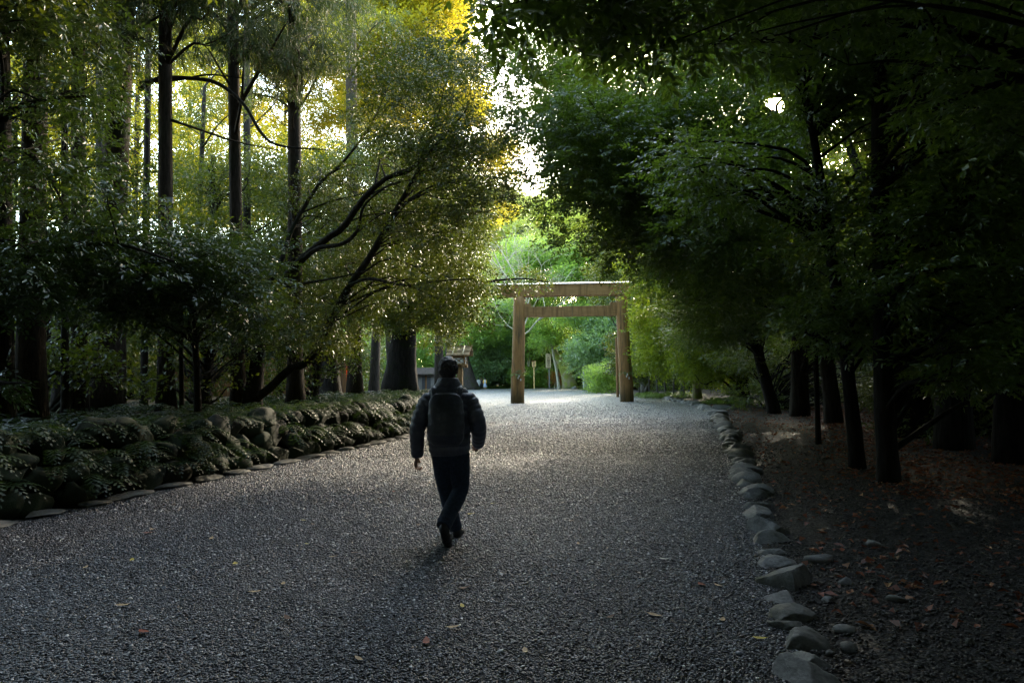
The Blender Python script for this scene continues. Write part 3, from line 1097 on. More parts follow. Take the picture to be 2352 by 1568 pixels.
# thin dark stems on the bank
for i, (p0, d, p1, py1, r, lab) in enumerate([
        (418, 14.5, 412, 540, .05, 'thin dark sapling stem standing left of the bent tree'),
        (8, 11.5, 2, -100, .17, 'dark trunk cut by the left edge of the picture'),
        (330, 21, 345, -200, .11, 'thin background trunk right of the stout double-stemmed cedar'),
        (232, 24, 228, -200, .17, 'background trunk left of the stout double-stemmed cedar'),
        (568, 25, 566, -200, .15, 'slender background trunk right of the straight cedar trunk'),
        (150, 14.2, 148, 20, .08, 'narrow dark stem between the two leftmost cedars'),
        (440, 24, 470, 200, .1, 'leaning thin trunk in the gap right of the floodlight')]):
    a, tr = vline(p0, d, gz(foot(p0, d, .7)[0], d), p1, py1, r)
    bx = [(p1 - 120, py1 - 100, p1 + 120, py1 + 130, d - 2, d + 2, 8, .8)] if py1 > 0 else [(p1 - 130, -250, p1 + 130, 40, d - 2, d + 3, 10, 1.0)]
    tree('slender_tree', lab, 'tree', a, tr, (), bx, leaf=.1, per=70, kind='small', lmat='leaf_left', seed=150 + i, r0=.03, flare=1.3)

# ---- left: broadleaf trees whose boughs arch towards the path
def gleft(px, d):
    return gz(foot(px, d, .7)[0], d)

a = foot(575, 17.3, gleft(575, 17.3))
tree('bent_tree', 'dark many-limbed tree bending over the stone wall towards the path, left of the walking man', 'tree', a,
     [[*a, .24], *pl([(590, 840, 17.2, 0.160), (603, 740, 17, 0.128), (633, 672, 16.8, 0.112), (683, 605, 16.5, 0.088), (750, 549, 16.2, 0.080), (790, 520, 16, 0.072), (834, 457, 15.8, 0.064), (891, 407, 15.6, 0.052), (944, 390, 15.5, 0.044), (1017, 317, 15.2, 0.028), (1071, 253, 15, 0.012)])],
     [pl([(580, 920, 17.2, 0.112), (620, 890, 17, 0.104), (667, 845, 16.8, 0.100), (700, 835, 16.6, 0.096), (733, 795, 16.5, 0.092), (767, 722, 16.4, 0.088), (800, 660, 16.3, 0.084), (850, 590, 16.2, 0.080), (887, 522, 16.1, 0.072), (960, 393, 16, 0.044), (1000, 290, 16, 0.024), (1020, 200, 16, 0.010)]),
      pl([(606, 720, 17, 0.080), (617, 662, 17, 0.072), (650, 589, 17, 0.064), (673, 522, 17.2, 0.056), (733, 423, 17.4, 0.044), (784, 377, 17.5, 0.036), (850, 290, 17.5, 0.024), (900, 180, 17.5, 0.010)]),
      pl([(690, 600, 16.5, 0.056), (730, 570, 16, 0.052), (785, 560, 15.6, 0.048), (820, 530, 15.4, 0.040), (838, 470, 15.2, 0.028), (900, 420, 15, 0.012)]),
      pl([(800, 655, 16.3, 0.040), (850, 640, 15.5, 0.036), (930, 655, 15, 0.028), (1010, 645, 14.5, 0.020), (1090, 640, 14, 0.010)]),
      pl([(640, 660, 16.8, 0.040), (760, 640, 16, 0.024), (850, 620, 15.5, 0.010)])],
     [(720, 380, 1000, 520, 16.5, 20, 26, .7), (760, 500, 1060, 700, 16.2, 20, 34, .7), (840, 100, 1080, 340, 15, 19.5, 36, .75), (560, 660, 820, 800, 15.5, 18.5, 24, .6), (640, 380, 800, 480, 17, 20, 10, .6), (960, 320, 1120, 560, 14.5, 18.5, 26, .65), (960, 640, 1120, 760, 14, 17, 12, .55), (1040, 60, 1200, 300, 17, 22, 22, .5), (1100, 280, 1230, 470, 16, 20, 22, .45), (1090, 0, 1200, 160, 18, 22, 14, .5), (880, 260, 1060, 420, 14, 15, 10, .5), (1060, 180, 1180, 420, 15, 18, 9, .45), (880, 420, 1100, 700, 13.8, 15.6, 18, .45), (620, 700, 860, 800, 14, 16, 12, .45), (860, 120, 1100, 360, 14, 15.6, 16, .5)],
     leaf=.075, per=95, kind='small', lmat='leaf_bent', seed=201, r0=.02, wob=.08, nbr=110, flare=1.3)

a = foot(920, 36, 0.6)
tree('camphor_tree', 'massive dark leaning trunk with flared base behind the wooden lantern, left of the path', 'tree', a,
     [[*a, .78], *pl([(925, 800, 35.8, .62), (940, 720, 35.5, .48), (965, 640, 35, .38), (990, 590, 34.5, .34), (1012, 535, 34, .26), (1035, 460, 33, .15), (1050, 380, 32, .06)])],
     [pl([(935, 740, 35.6, .4), (915, 640, 35.5, .3), (905, 560, 35.5, .24), (890, 470, 35, .16), (880, 380, 35, .06)]),
      pl([(960, 690, 35.2, .3), (1000, 640, 34, .22), (1040, 590, 33, .14), (1090, 570, 32, .05)]),
      pl([(985, 720, 35, .2), (1050, 680, 33, .12), (1110, 650, 32, .07), (1200, 640, 31, .04), (1260, 648, 30.5, .02)])],
     [(860, 330, 1060, 520, 31, 38, 30, 1.2), (900, 480, 1110, 640, 29, 36, 40, 1.0), (960, 600, 1105, 740, 29, 35, 28, .9), (1070, 420, 1140, 560, 29, 34, 14, .8), (860, 690, 1060, 790, 32, 37, 18, .9), (1160, 625, 1250, 665, 30, 31.5, 6, .45)],
     leaf=.12, per=85, kind='small', lmat='leaf_left', seed=211, r0=.07, wob=.09, nbr=90, flare=1.5, sides=22, bark='bark_black')

for i, (p0, d, p1, py1, r, lab, bx) in enumerate([
        (757, 34, 742, 520, .5, 'broad dark trunk behind the wall between bent tree and leaning camphor', [(640, 480, 860, 640, 30, 38, 22, 1.0)]),
        (858, 42, 872, 560, .3, 'dark trunk close beside the leaning camphor, on its left', [(780, 380, 960, 600, 38, 46, 24, 1.4)]),
        (1008, 48, 1012, 60, .3, 'tall tilted trunk whose sunlit yellow crown rises at top centre', [(820, -60, 1040, 130, 40, 52, 60, 1.7), (830, 120, 1080, 280, 42, 52, 36, 1.5)]),
        (1030, 62, 1046, -60, .35, 'far trunk at top centre beside the bright sky gap', [(960, -100, 1050, 120, 56, 66, 18, 1.8), (1000, 330, 1150, 520, 55, 66, 26, 1.8)]),
        (900, 55, 860, 0, .3, 'far yellow-leaved tree behind the bent tree', [(680, -50, 880, 150, 46, 60, 30, 1.7), (800, 180, 920, 330, 48, 60, 16, 1.4)])]):
    a, tr = vline(p0, d, .5 if d < 48 else 0, p1, py1, r)
    yl = i >= 2
    tree('broadleaf_tree', lab, 'tree', a, tr, (), bx, leaf=.15 if not yl else .22, per=70 if not yl else 50, kind='small', lmat='leaf_yellow' if yl else 'leaf_left', seed=230 + i, r0=.07, flare=1.4, nbr=30)

# near understory on the bank at the left: glossy leaves in flat tiers
a = foot(-130, 10.4, .8)
tree('evergreen_oak', 'glossy-leaved evergreen with flat tiers of leaves in front of the cedars at the left', 'tree', a,
     [[*a, .14], *pl([(-120, 700, 10.4, .12), (-90, 480, 10.4, .1), (-60, 200, 10.4, .08), (-30, -100, 10.4, .05)])],
     [pl([(-115, 640, 10.4, .07), (60, 590, 10, .05), (250, 560, 9.8, .03), (400, 600, 9.6, .012)]),
      pl([(-85, 430, 10.4, .06), (30, 345, 10.4, .05), (100, 385, 10.3, .035), (150, 480, 10.2, .012)]),
      pl([(-70, 320, 10.4, .05), (60, 240, 10.5, .035), (200, 220, 10.6, .015)]),
      pl([(-110, 800, 10.4, .05), (-20, 870, 9.5, .03), (60, 880, 9.3, .01)])],
     [(-150, -150, 250, 80, 9.5, 12.5, 26, .55), (-100, 100, 260, 330, 9.5, 12.5, 24, .45), (150, 250, 320, 420, 10.5, 13, 12, .38), (-80, 330, 300, 560, 9.3, 12.5, 28, .48), (0, 540, 330, 640, 9, 12, 34, .5), (-60, 840, 60, 910, 8.6, 9.8, 5, .35), (-80, 600, 60, 700, 9, 11, 12, .5)],
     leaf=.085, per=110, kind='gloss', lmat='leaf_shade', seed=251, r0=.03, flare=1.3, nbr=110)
a = foot(455, 13.2, gleft(455, 13.2))
tree('camellia_tree', 'low spreading evergreen with shiny grey-green leaf tiers below the floodlight', 'tree', a,
     [[*a, .07], *pl([(450, 820, 13.2, .06), (440, 720, 13, .05), (425, 620, 12.6, .035), (410, 540, 12.4, .02)])],
     [pl([(448, 760, 13.1, .035), (330, 640, 11.8, .02), (220, 600, 11, .01)]), pl([(440, 720, 13, .035), (520, 660, 12.5, .02), (600, 600, 12, .01)])],
     [(230, 540, 520, 660, 10.5, 13, 36, .48), (300, 620, 560, 740, 11, 14, 34, .48), (430, 560, 640, 680, 11.5, 14.5, 24, .48), (430, 700, 640, 800, 12.5, 15, 18, .45), (120, 640, 330, 720, 11, 13.5, 20, .45)],
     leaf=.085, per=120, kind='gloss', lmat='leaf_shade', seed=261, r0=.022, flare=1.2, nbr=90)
# layered green screens further back on the left
for i, (px, d, lab, bx, lm) in enumerate([
        (130, 22, 'leafy tree filling the gap behind the two leftmost cedars', [(-60, 430, 330, 580, 19, 25, 34, .7), (0, 560, 300, 700, 19, 24, 26, .8)], 'leaf_left'),
        (470, 23, 'leafy tree behind the straight cedar trunks, below the bright sky patch', [(400, 360, 640, 560, 20, 26, 40, .65), (420, 560, 700, 720, 19, 25, 42, .8)], 'leaf_left'),
        (640, 27, 'leafy tree in the shade behind the bent limbs', [(570, 430, 760, 560, 23, 30, 30, .7), (580, 580, 860, 760, 22, 29, 42, .85), (690, 340, 900, 700, 22, 29, 44, .85), (880, 300, 1060, 640, 23, 29, 40, .85), (560, 470, 1080, 700, 29, 34, 60, 1.1)], 'leaf_left'),
        (300, 34, 'yellow backlit tree seen between the left cedars', [(0, 60, 420, 330, 29, 38, 40, .9), (100, 330, 520, 490, 30, 38, 44, .9)], 'leaf_yellow'),
        (560, 36, 'yellow backlit tree behind the wide brown cedar', [(380, 20, 760, 170, 31, 40, 40, 1.0), (420, 300, 640, 520, 31, 38, 40, .85), (600, 330, 800, 520, 32, 40, 30, .9)], 'leaf_yellow'),
        (420, 48, 'far golden tree in the gap right of the floodlit cedar', [(340, 80, 560, 330, 42, 54, 46, 1.25), (400, 330, 560, 520, 42, 54, 26, 1.2)], 'leaf_yellow'),
        (640, 50, 'far golden tree in the gap beside the wide brown cedar', [(540, 60, 780, 330, 44, 56, 52, 1.3), (560, 330, 800, 520, 44, 56, 30, 1.2)], 'leaf_yellow'),
        (200, 46, 'far golden tree behind the slim cedars at the left', [(20, 60, 340, 480, 40, 52, 70, 1.25)], 'leaf_yellow'),
        (90, 15.5, 'dark shrub around the feet of the two leftmost cedars', [(-40, 700, 260, 890, 13.5, 18, 34, .5)], 'leaf_left'),
        (470, 17, 'dark shrub between the floodlit cedar and the bent tree', [(290, 720, 570, 900, 15, 19, 36, .5)], 'leaf_left'),
        (720, 24, 'dark shrub in front of the board fence', [(600, 770, 820, 890, 21, 26, 24, .6)], 'leaf_left'),
        (20, 30, 'yellow backlit tree at the far left edge', [(-80, 20, 180, 330, 26, 33, 34, .85)], 'leaf_yellow')]):
    a, tr = vline(px, d, gleft(px, d), px + 20, bx[0][1], .14)
    tree('understory_tree', lab, 'tree', a, tr, (), bx, leaf=.11 if d < 29 else .15 if d < 40 else .2, per=62 if d < 29 else 48 if d < 40 else 30, kind='small', lmat=lm, seed=270 + i, r0=.05, flare=1.3, nbr=36)

# ---- right side: trees of the dark wood
RIGHT = [
    # label, trunk polyline (px, py or None for the foot, depth, radius), limbs, boxes, leaf, per
    ('leaning grey tree whose forked limb arches left over the right edge of the path',
     [(1915, None, 20.5, .24), (1905, 880, 20.4, .22), (1890, 790, 20.2, .21), (1852, 750, 19.8, .2), (1790, 700, 19.3, .17), (1725, 640, 18.8, .15), (1670, 560, 18, .12), (1610, 440, 17, .09), (1540, 340, 16, .05), (1440, 260, 15, .02)],
     [[(1898, 800, 20.3, .16), (1915, 640, 20.3, .14), (1900, 500, 20, .12), (1860, 330, 19.5, .09), (1820, 150, 19, .05)],
      [(1700, 610, 18.6, .07), (1600, 560, 17, .05), (1480, 520, 15.5, .03), (1350, 500, 14, .012)]],
     [(1300, 250, 1560, 470, 13, 17.5, 56, .8), (1480, 150, 1800, 400, 14, 19, 50, .85), (1400, 420, 1700, 600, 14, 18, 56, .75), (1600, 380, 1900, 620, 16, 20, 46, .8), (1240, 190, 1380, 330, 13, 16, 16, .6), (1560, 300, 1820, 560, 11.5, 15, 34, .55), (1620, 540, 1900, 760, 13, 17, 30, .6), (1150, 90, 1300, 420, 14, 19, 44, .42), (1170, 20, 1330, 160, 14, 18, 16, .42), (1270, -40, 1660, 230, 17, 24, 54, .8), (1255, -80, 1680, 250, 25, 31, 64, 1.05), (1220, 420, 1330, 560, 14, 17, 12, .42)], .095, 105),
    ('slanting dark trunk with a single stem at the right verge beside the red-brown leaf litter',
     [(1780, None, 25.8, .22), (1760, 880, 25.7, .2), (1738, 790, 25.4, .18), (1728, 700, 25, .15), (1690, 560, 24, .11), (1640, 420, 23, .07), (1560, 300, 22, .03)],
     [[(1735, 770, 25.3, .08), (1640, 680, 23.5, .05), (1540, 640, 22, .02)]],
     [(1500, 560, 1700, 720, 20, 25, 40, .9), (1380, 400, 1600, 560, 20, 26, 44, .9), (1580, 620, 1800, 780, 21, 26, 34, .9), (1300, 200, 1500, 420, 20, 25, 30, 1.0)], .11, 95),
    ('upright brown trunk on the verge, right of the slanting dark trunk',
     [(1837, None, 24.2, .3), (1838, 760, 24, .26), (1845, 500, 24, .22), (1850, 200, 24, .18), (1850, -100, 24, .12)], [],
     [(1640, -150, 1900, 150, 19, 26, 46, 1.1), (1700, 150, 1860, 420, 20, 25, 24, .95), (1780, 560, 1990, 760, 19, 25, 26, .9)], .11, 90),
    ('slim near trunk at the dark verge edge leaning left, left one of a pair',
     [(1970, None, 10.7, .115), (1952, 900, 10.6, .1), (1932, 740, 10.5, .09), (1905, 560, 10.3, .08), (1880, 380, 10, .06), (1840, 180, 9.6, .04), (1780, 0, 9, .02)],
     [[(1935, 760, 10.5, .04), (1980, 640, 10.2, .035), (2040, 560, 10, .02)]],
     [(1640, -100, 1980, 140, 8.5, 11.5, 40, .55), (1820, 100, 2080, 300, 9, 11.5, 30, .5), (1880, 560, 2160, 720, 9.5, 12, 26, .5), (1560, 320, 1760, 480, 9, 11, 16, .45), (1820, 700, 2040, 800, 9.5, 12, 10, .45), (1800, 380, 2060, 620, 9, 12, 24, .45)], .085, 130),
    ('straight near trunk at the dark verge edge, right one of a pair',
     [(2042, None, 9.3, .13), (2030, 900, 9.3, .12), (2025, 600, 9.3, .11), (2020, 300, 9.3, .1), (2020, -100, 9.3, .08)],
     [[(2026, 640, 9.3, .05), (2120, 520, 9, .04), (2240, 450, 8.6, .02)]],
     [(1980, -150, 2400, 200, 7.5, 10.5, 46, .55), (2080, 250, 2420, 480, 8, 11, 40, .55), (2060, 480, 2400, 700, 8, 11, 34, .5), (2120, 700, 2400, 860, 8, 11, 20, .5)], .085, 120),
    ('very thick black trunk deep in the shade behind the pair of near trunks',
     [(2080, None, 16, .55), (2060, 780, 16, .48), (2040, 500, 16, .42), (2020, 200, 16, .36), (2010, -150, 16, .3)], [],
     [(1660, -320, 2420, 120, 21, 28, 70, 1.4), (1960, 120, 2420, 520, 20, 27, 60, 1.3), (1860, -200, 2260, 60, 13, 18, 50, .95), (2080, 60, 2360, 300, 13, 18, 34, .9), (2100, 380, 2360, 640, 13, 18, 34, .85)], .1, 95),
    ('dark trunk standing at the right, inside the shade past the thick black trunk',
     [(2190, None, 13, .28), (2190, 700, 13, .25), (2200, 300, 13, .2), (2210, -100, 13, .15)], [],
     [(2100, -150, 2480, 120, 10.5, 15, 30, .7), (2200, 300, 2480, 700, 11, 15, 40, .7)], .095, 110),
    ('dark trunk at the right edge of the picture',
     [(2320, None, 11, .22), (2325, 600, 11, .2), (2330, 100, 11, .16), (2330, -150, 11, .12)], [],
     [(2240, -100, 2560, 400, 9, 13, 40, .65), (2260, 560, 2520, 860, 9, 13, 26, .6)], .09, 110),
    ('thin bare pole-like trunk standing at the inner edge of the verge',
     [(1880, None, 14.3, .055), (1876, 900, 14.3, .05), (1872, 760, 14.3, .045), (1870, 600, 14.3, .03)], [],
     [(1780, 560, 1960, 680, 13, 16, 12, .5)], .09, 100),
    ('low dark evergreen shrub filling the gaps between the right-hand trunks',
     [(1760, None, 29.5, .06), (1762, 880, 29.5, .05), (1765, 820, 29.5, .03)], [],
     [(1660, 750, 2000, 925, 26, 33, 60, .85), (1980, 760, 2200, 930, 19, 26, 40, .75)], .11, 80),
    ('dark leafy sapling thicket at the far right, under the deepest shade',
     [(2240, None, 15.5, .06), (2240, 800, 15.5, .05), (2245, 700, 15.5, .03)], [],
     [(2080, 700, 2420, 980, 14, 18, 60, .6)], .1, 90),
    ('curving trunk with a mossy green foot at the bend of the right kerb',
     [(1603, None, 43.5, .28), (1598, 860, 43, .22), (1596, 790, 42.5, .2), (1575, 720, 42, .16), (1540, 650, 41, .1)], [],
     [(1480, 690, 1640, 850, 38, 44, 60, .95), (1460, 560, 1620, 690, 34, 42, 40, 1.0)], .19, 46),
    ('stout trunk behind the low ferns at the end of the right kerb',
     [(1707, None, 38.5, .34), (1702, 820, 38, .3), (1690, 700, 38, .25), (1680, 500, 37, .18)], [],
     [(1580, 740, 1760, 860, 34, 39, 30, .95), (1560, 560, 1760, 740, 30, 38, 40, 1.1)], .17, 55),
]
for i, (lab, tr, limbs, bx, leaf, per) in enumerate(RIGHT):
    a = foot(tr[0][0], tr[0][2], 0.03)
    T = [[*a, tr[0][3]]] + pl(tr[1:])
    tree('evergreen_tree', lab, 'tree', a, T, [pl(l) for l in limbs], bx, leaf=leaf, per=per, kind='gloss' if leaf < .12 else 'small',
         lmat='leaf_gloss' if i < 9 else 'leaf_lime' if i >= 11 else 'leaf_left', bark='bark_black' if i not in (0, 2, 11) else 'bark_dark' if i != 11 else 'bark_moss', seed=300 + i, r0=.04, nbr=110, flare=1.2)

# tree just outside the right edge whose boughs hang into the top right
a = np.array([6.9, 6.6, 0.03])
tree('overhanging_tree', 'near tree off the right edge, its long dark boughs crossing the top right corner', 'tree', a,
     [[*a, .24], [6.9, 6.7, 2.5, .2], [6.8, 6.8, 5, .16], [6.6, 7, 8, .1]],
     [pl([(2560, 220, 6.7, .09), (2352, 130, 6.7, .07), (2240, 90, 6.7, .06), (2136, 60, 6.8, .05), (1985, 53, 6.9, .04), (1869, 90, 7, .03), (1700, 92, 7.1, .022), (1569, 77, 7.2, .008)]),
      pl([(2540, 260, 6.7, .06), (2352, 182, 6.8, .045), (2180, 155, 6.9, .035), (2060, 140, 7, .02), (1950, 150, 7.1, .008)]),
      pl([(2500, 150, 6.7, .05), (2352, 180, 6.9, .04), (2250, 205, 7, .03), (2170, 240, 7.1, .024), (2036, 307, 7.3, .012), (1960, 330, 7.4, .006)]),
      pl([(2136, 60, 6.8, .03), (2100, 10, 6.7, .024), (2070, -60, 6.6, .02)])],
     [(1560, -120, 1900, 60, 6.5, 8.5, 22, .4), (1850, -150, 2400, 40, 5.8, 8, 34, .42), (2100, 120, 2420, 300, 6.4, 8, 14, .35), (1700, 60, 2000, 130, 6.8, 7.6, 8, .3)],
     leaf=.09, per=120, kind='gloss', lmat='leaf_gloss', seed=331, r0=.025, nbr=60)
# bough with large near leaves at top centre
a = np.array([4.3, 4.6, 0.03])
tree('laurel_tree', 'near broadleaf bough with large dark leaves hanging into the top centre', 'tree', a,
     [[*a, .16], [4.4, 4.7, 3, .13], [4.2, 4.9, 5.2, .09], [3.8, 5.2, 7, .05]],
     [[[4.25, 4.85, 4.7, .05], [3.0, 5.0, 5.0, .035], [1.6, 5.1, 4.75, .02], *pl([(1300, -20, 5.2, .012), (1130, 20, 5.3, .005)])]],
     [(1070, -60, 1300, 60, 5, 5.6, 7, .22), (1250, -90, 1560, 90, 5, 6.2, 16, .28), (1400, -160, 1800, 20, 5.2, 6.5, 16, .32), (1480, 40, 1640, 120, 5.6, 6.6, 5, .22)],
     leaf=.105, per=190, kind='gloss', lmat='leaf_gloss', seed=341, r0=.012, nbr=40, droop=.35)

# ---- beyond the gate: brightly lit trees at the bend
FAR = [
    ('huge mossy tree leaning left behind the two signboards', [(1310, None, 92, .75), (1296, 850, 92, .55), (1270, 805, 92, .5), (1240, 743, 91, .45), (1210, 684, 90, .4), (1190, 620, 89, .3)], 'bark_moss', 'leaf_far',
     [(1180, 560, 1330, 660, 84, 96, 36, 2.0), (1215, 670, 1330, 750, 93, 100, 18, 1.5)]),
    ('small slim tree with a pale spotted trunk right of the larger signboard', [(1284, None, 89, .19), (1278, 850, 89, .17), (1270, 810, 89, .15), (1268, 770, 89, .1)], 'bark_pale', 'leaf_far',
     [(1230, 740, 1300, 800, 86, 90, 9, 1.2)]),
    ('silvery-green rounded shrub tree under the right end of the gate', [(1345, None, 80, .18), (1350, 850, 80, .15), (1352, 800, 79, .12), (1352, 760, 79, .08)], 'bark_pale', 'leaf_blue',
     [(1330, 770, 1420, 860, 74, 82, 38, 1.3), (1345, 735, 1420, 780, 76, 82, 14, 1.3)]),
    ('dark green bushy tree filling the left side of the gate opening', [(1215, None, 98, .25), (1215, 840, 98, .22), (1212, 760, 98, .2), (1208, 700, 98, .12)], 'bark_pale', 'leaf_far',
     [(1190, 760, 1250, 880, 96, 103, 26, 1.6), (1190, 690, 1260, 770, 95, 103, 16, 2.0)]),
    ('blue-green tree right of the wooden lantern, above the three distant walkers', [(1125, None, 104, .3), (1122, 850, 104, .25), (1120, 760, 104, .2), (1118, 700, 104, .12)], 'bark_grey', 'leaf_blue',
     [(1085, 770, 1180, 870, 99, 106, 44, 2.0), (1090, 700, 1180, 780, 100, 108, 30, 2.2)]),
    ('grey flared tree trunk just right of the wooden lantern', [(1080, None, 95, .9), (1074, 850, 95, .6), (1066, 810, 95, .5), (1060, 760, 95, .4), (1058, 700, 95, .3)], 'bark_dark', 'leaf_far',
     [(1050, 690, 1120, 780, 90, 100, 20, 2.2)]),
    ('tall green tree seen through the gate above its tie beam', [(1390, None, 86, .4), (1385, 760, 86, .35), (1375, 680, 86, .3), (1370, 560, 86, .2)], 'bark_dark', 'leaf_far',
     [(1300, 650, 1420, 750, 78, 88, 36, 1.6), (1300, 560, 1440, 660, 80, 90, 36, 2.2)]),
    ('green bush at the foot of the right gate post', [(1380, None, 66, .1), (1378, 870, 66, .08), (1376, 840, 66, .05)], 'bark_pale', 'leaf_far',
     [(1366, 838, 1414, 893, 62, 67, 30, .75)]),
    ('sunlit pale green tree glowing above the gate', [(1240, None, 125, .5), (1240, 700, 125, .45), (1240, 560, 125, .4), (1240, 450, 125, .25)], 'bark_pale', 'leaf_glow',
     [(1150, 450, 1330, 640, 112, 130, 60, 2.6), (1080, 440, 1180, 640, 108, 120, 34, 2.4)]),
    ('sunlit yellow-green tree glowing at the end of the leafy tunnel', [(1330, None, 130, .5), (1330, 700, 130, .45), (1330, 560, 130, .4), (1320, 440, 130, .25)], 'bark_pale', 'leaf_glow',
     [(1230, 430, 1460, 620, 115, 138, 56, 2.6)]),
    ('green tree at the right rear of the gate, above its post', [(1480, None, 60, .3), (1480, 800, 60, .25), (1478, 650, 60, .2), (1470, 520, 60, .1)], 'bark_grey', 'leaf_left',
     [(1380, 560, 1540, 700, 50, 62, 50, 1.5), (1430, 700, 1560, 860, 52, 60, 50, 1.3)]),
]
for i, (lab, tr, bk, lm, bx) in enumerate(FAR):
    a = foot(tr[0][0], tr[0][2], 0.0)
    T = [[*a, tr[0][3]]] + pl(tr[1:])
    tree('forest_tree', lab, 'tree', a, T, (), bx, leaf=.34 if tr[0][2] > 70 else .2, per=27 if tr[0][2] > 70 else 46, kind='small', lmat=lm, bark=bk, seed=400 + i, r0=.09, nbr=24, flare=1.6, sides=10)

# bare pale-branched tree over the gate
a = foot(1193, 72, 0)
mb = MB()
g = np.random.default_rng(5)
def grow(p, d, ln, r, lev):
    n = 6
    pts = [p]
    for _ in range(n):
        d = d + g.normal(0, .14, 3) + np.array([0, 0, .03])
        d /= np.linalg.norm(d)
        pts.append(pts[-1] + d * ln / n)
    mb.tube(np.array(pts) - a, np.linspace(r, r * .45, n + 1), 5 if lev else 9, False)
    if lev < 4:
        for k in range(4 if lev else 7):
            j = g.integers(2, n + 1)
            q = d + g.normal(0, .6, 3) * np.array([1.3, .7, .6])
            q /= np.linalg.norm(q)
            grow(pts[j], q, ln * g.uniform(.5, .75), r * .5, lev + 1)
root = thing('bare_tree', 'leafless tree with thin pale twigs spreading just above the gate', 'tree', tuple(a))
grow(a.copy(), np.array([.10, 0, 1.0]), 11.5, .2, 0)
mb.build('trunk', MT['bark_pale'], root, True)

# slim stems in the hedge right of the gate
for i, (px, d, lean) in enumerate([(1468, 55, 6), (1492, 52, -4), (1511, 50, -12), (1530, 48, -16), (1546, 47, 8), (1570, 45, 4)]):
    a, tr = vline(px, d, 0.02, px + lean, 770, .07)
    tree('sapling', f'slim pale stem in the lit hedge, {ORD[i]} one right of the gate', 'sapling', a, tr, (), [(px - 40, 740, px + 40, 850, d - 2, d + 2, 9, .8)], leaf=.19, per=44, kind='small', lmat='leaf_lime' if i % 2 else 'leaf_left', bark='bark_grey', seed=450 + i, r0=.03, sides=7, flare=1.2)

# far-off wood that reads as one mass: stuff
def wood_mass(name, label, spec, lmat, seed, leaf, per, trunks=0):
    """spec: list of (x0, x1, y0, y1, z0, z1, n, r) in metres"""
    g = np.random.default_rng(seed)
    C = []
    for x0, x1, y0, y1, z0, z1, n, r in spec:
        q = np.stack([g.uniform(x0, x1, n), g.uniform(y0, y1, n), g.uniform(z0, z1, n), r * g.uniform(.7, 1.3, n)], 1)
        C.append(q)
    C = np.concatenate(C)
    V, F, T = foliage(C, per, leaf, 'small', seed, .2, .9, .6)
    o = link(name, mesh_from(name, V, [F], True, {'tint': T}), MT[lmat])
    tag(o, label, None, None, 'stuff')
    return o

wood_mass('background_wood', 'dark leafy forest mass filling the depth behind the right-hand trees',
          [(14, 30, 14, 34, 0.5, 17, 330, 1.5), (17, 40, 30, 62, 1, 14, 430, 2.0), (14, 40, 62, 95, 1, 6, 160, 2.2), (30, 50, 10, 40, 1, 14, 120, 2.2)], 'leaf_left', 501, .24, 26)
wood_mass('far_wood', 'lit leafy forest mass closing the view at the far bend of the path',
          [(-30, 30, 102, 118, .5, 9, 300, 2.6), (-30, 4, 116, 140, 6, 22, 190, 3.0), (-60, -20, 70, 110, .5, 9, 120, 2.6), (14, 30, 78, 104, .5, 14, 110, 2.4)], 'leaf_far', 502, .46, 13)
wood_mass('left_wood', 'shaded leafy forest mass low down behind the left-hand trunks',
          [(-48, -16, 26, 44, .8, 5.5, 190, 1.5), (-60, -22, 40, 60, .8, 8, 150, 2.0), (-30, -12, 50, 75, .6, 7, 90, 1.8), (-34, -24, 8, 24, 1, 7, 70, 1.5)], 'leaf_left', 503, .24, 26)

wood_mass('added_rear_wood', 'dark leafy forest mass on both sides of and behind the viewpoint',
          [(-34, -17, -30, 9, .5, 12, 260, 2.2), (15, 34, -30, 12, .5, 12, 260, 2.2), (-18, 18, -38, -24, .5, 12, 240, 2.2)], 'leaf_left', 504, .3, 20)  # leaf walls out of view, added to cut sky light near the horizon

# unseen trees added around the viewpoint to darken the near path (generic, instanced)
def added_canopy_tree(seed, h=12.5, spread=6.2, n=64):
    g = np.random.default_rng(seed)
    cl = []
    for _ in range(n):
        t = g.uniform(0, 2 * math.pi)
        rr = spread * math.sqrt(g.uniform(0, 1))
        cl.append([rr * math.cos(t), rr * math.sin(t), h - 3.2 + g.uniform(0, 3.2) - .1 * rr, 1.3 * g.uniform(.7, 1.2)])
    return tree('added_roof_tree', 'evergreen whose crown roofs the near end of the path', 'tree', (0, 0, 0),  # unseen tree, added to shade the near path
                [[0, 0, 0, .28], [.1, 0, 3, .22], [0, .1, 6, .17], [0, 0, h - 1, .06]], (), (), cl, leaf=.2, per=75, kind='small', lmat='leaf_left', seed=seed, r0=.06, nbr=36)

def copy_thing(o, loc, rz, sc=1.0):
    c = o.copy()
    COL.objects.link(c)
    c.location = loc
    c.rotation_euler = (0, 0, rz)
    c.scale = (sc, sc, sc)
    for ch in list(o.children):
        q = ch.copy()
        COL.objects.link(q)
        q.parent = c
    return c

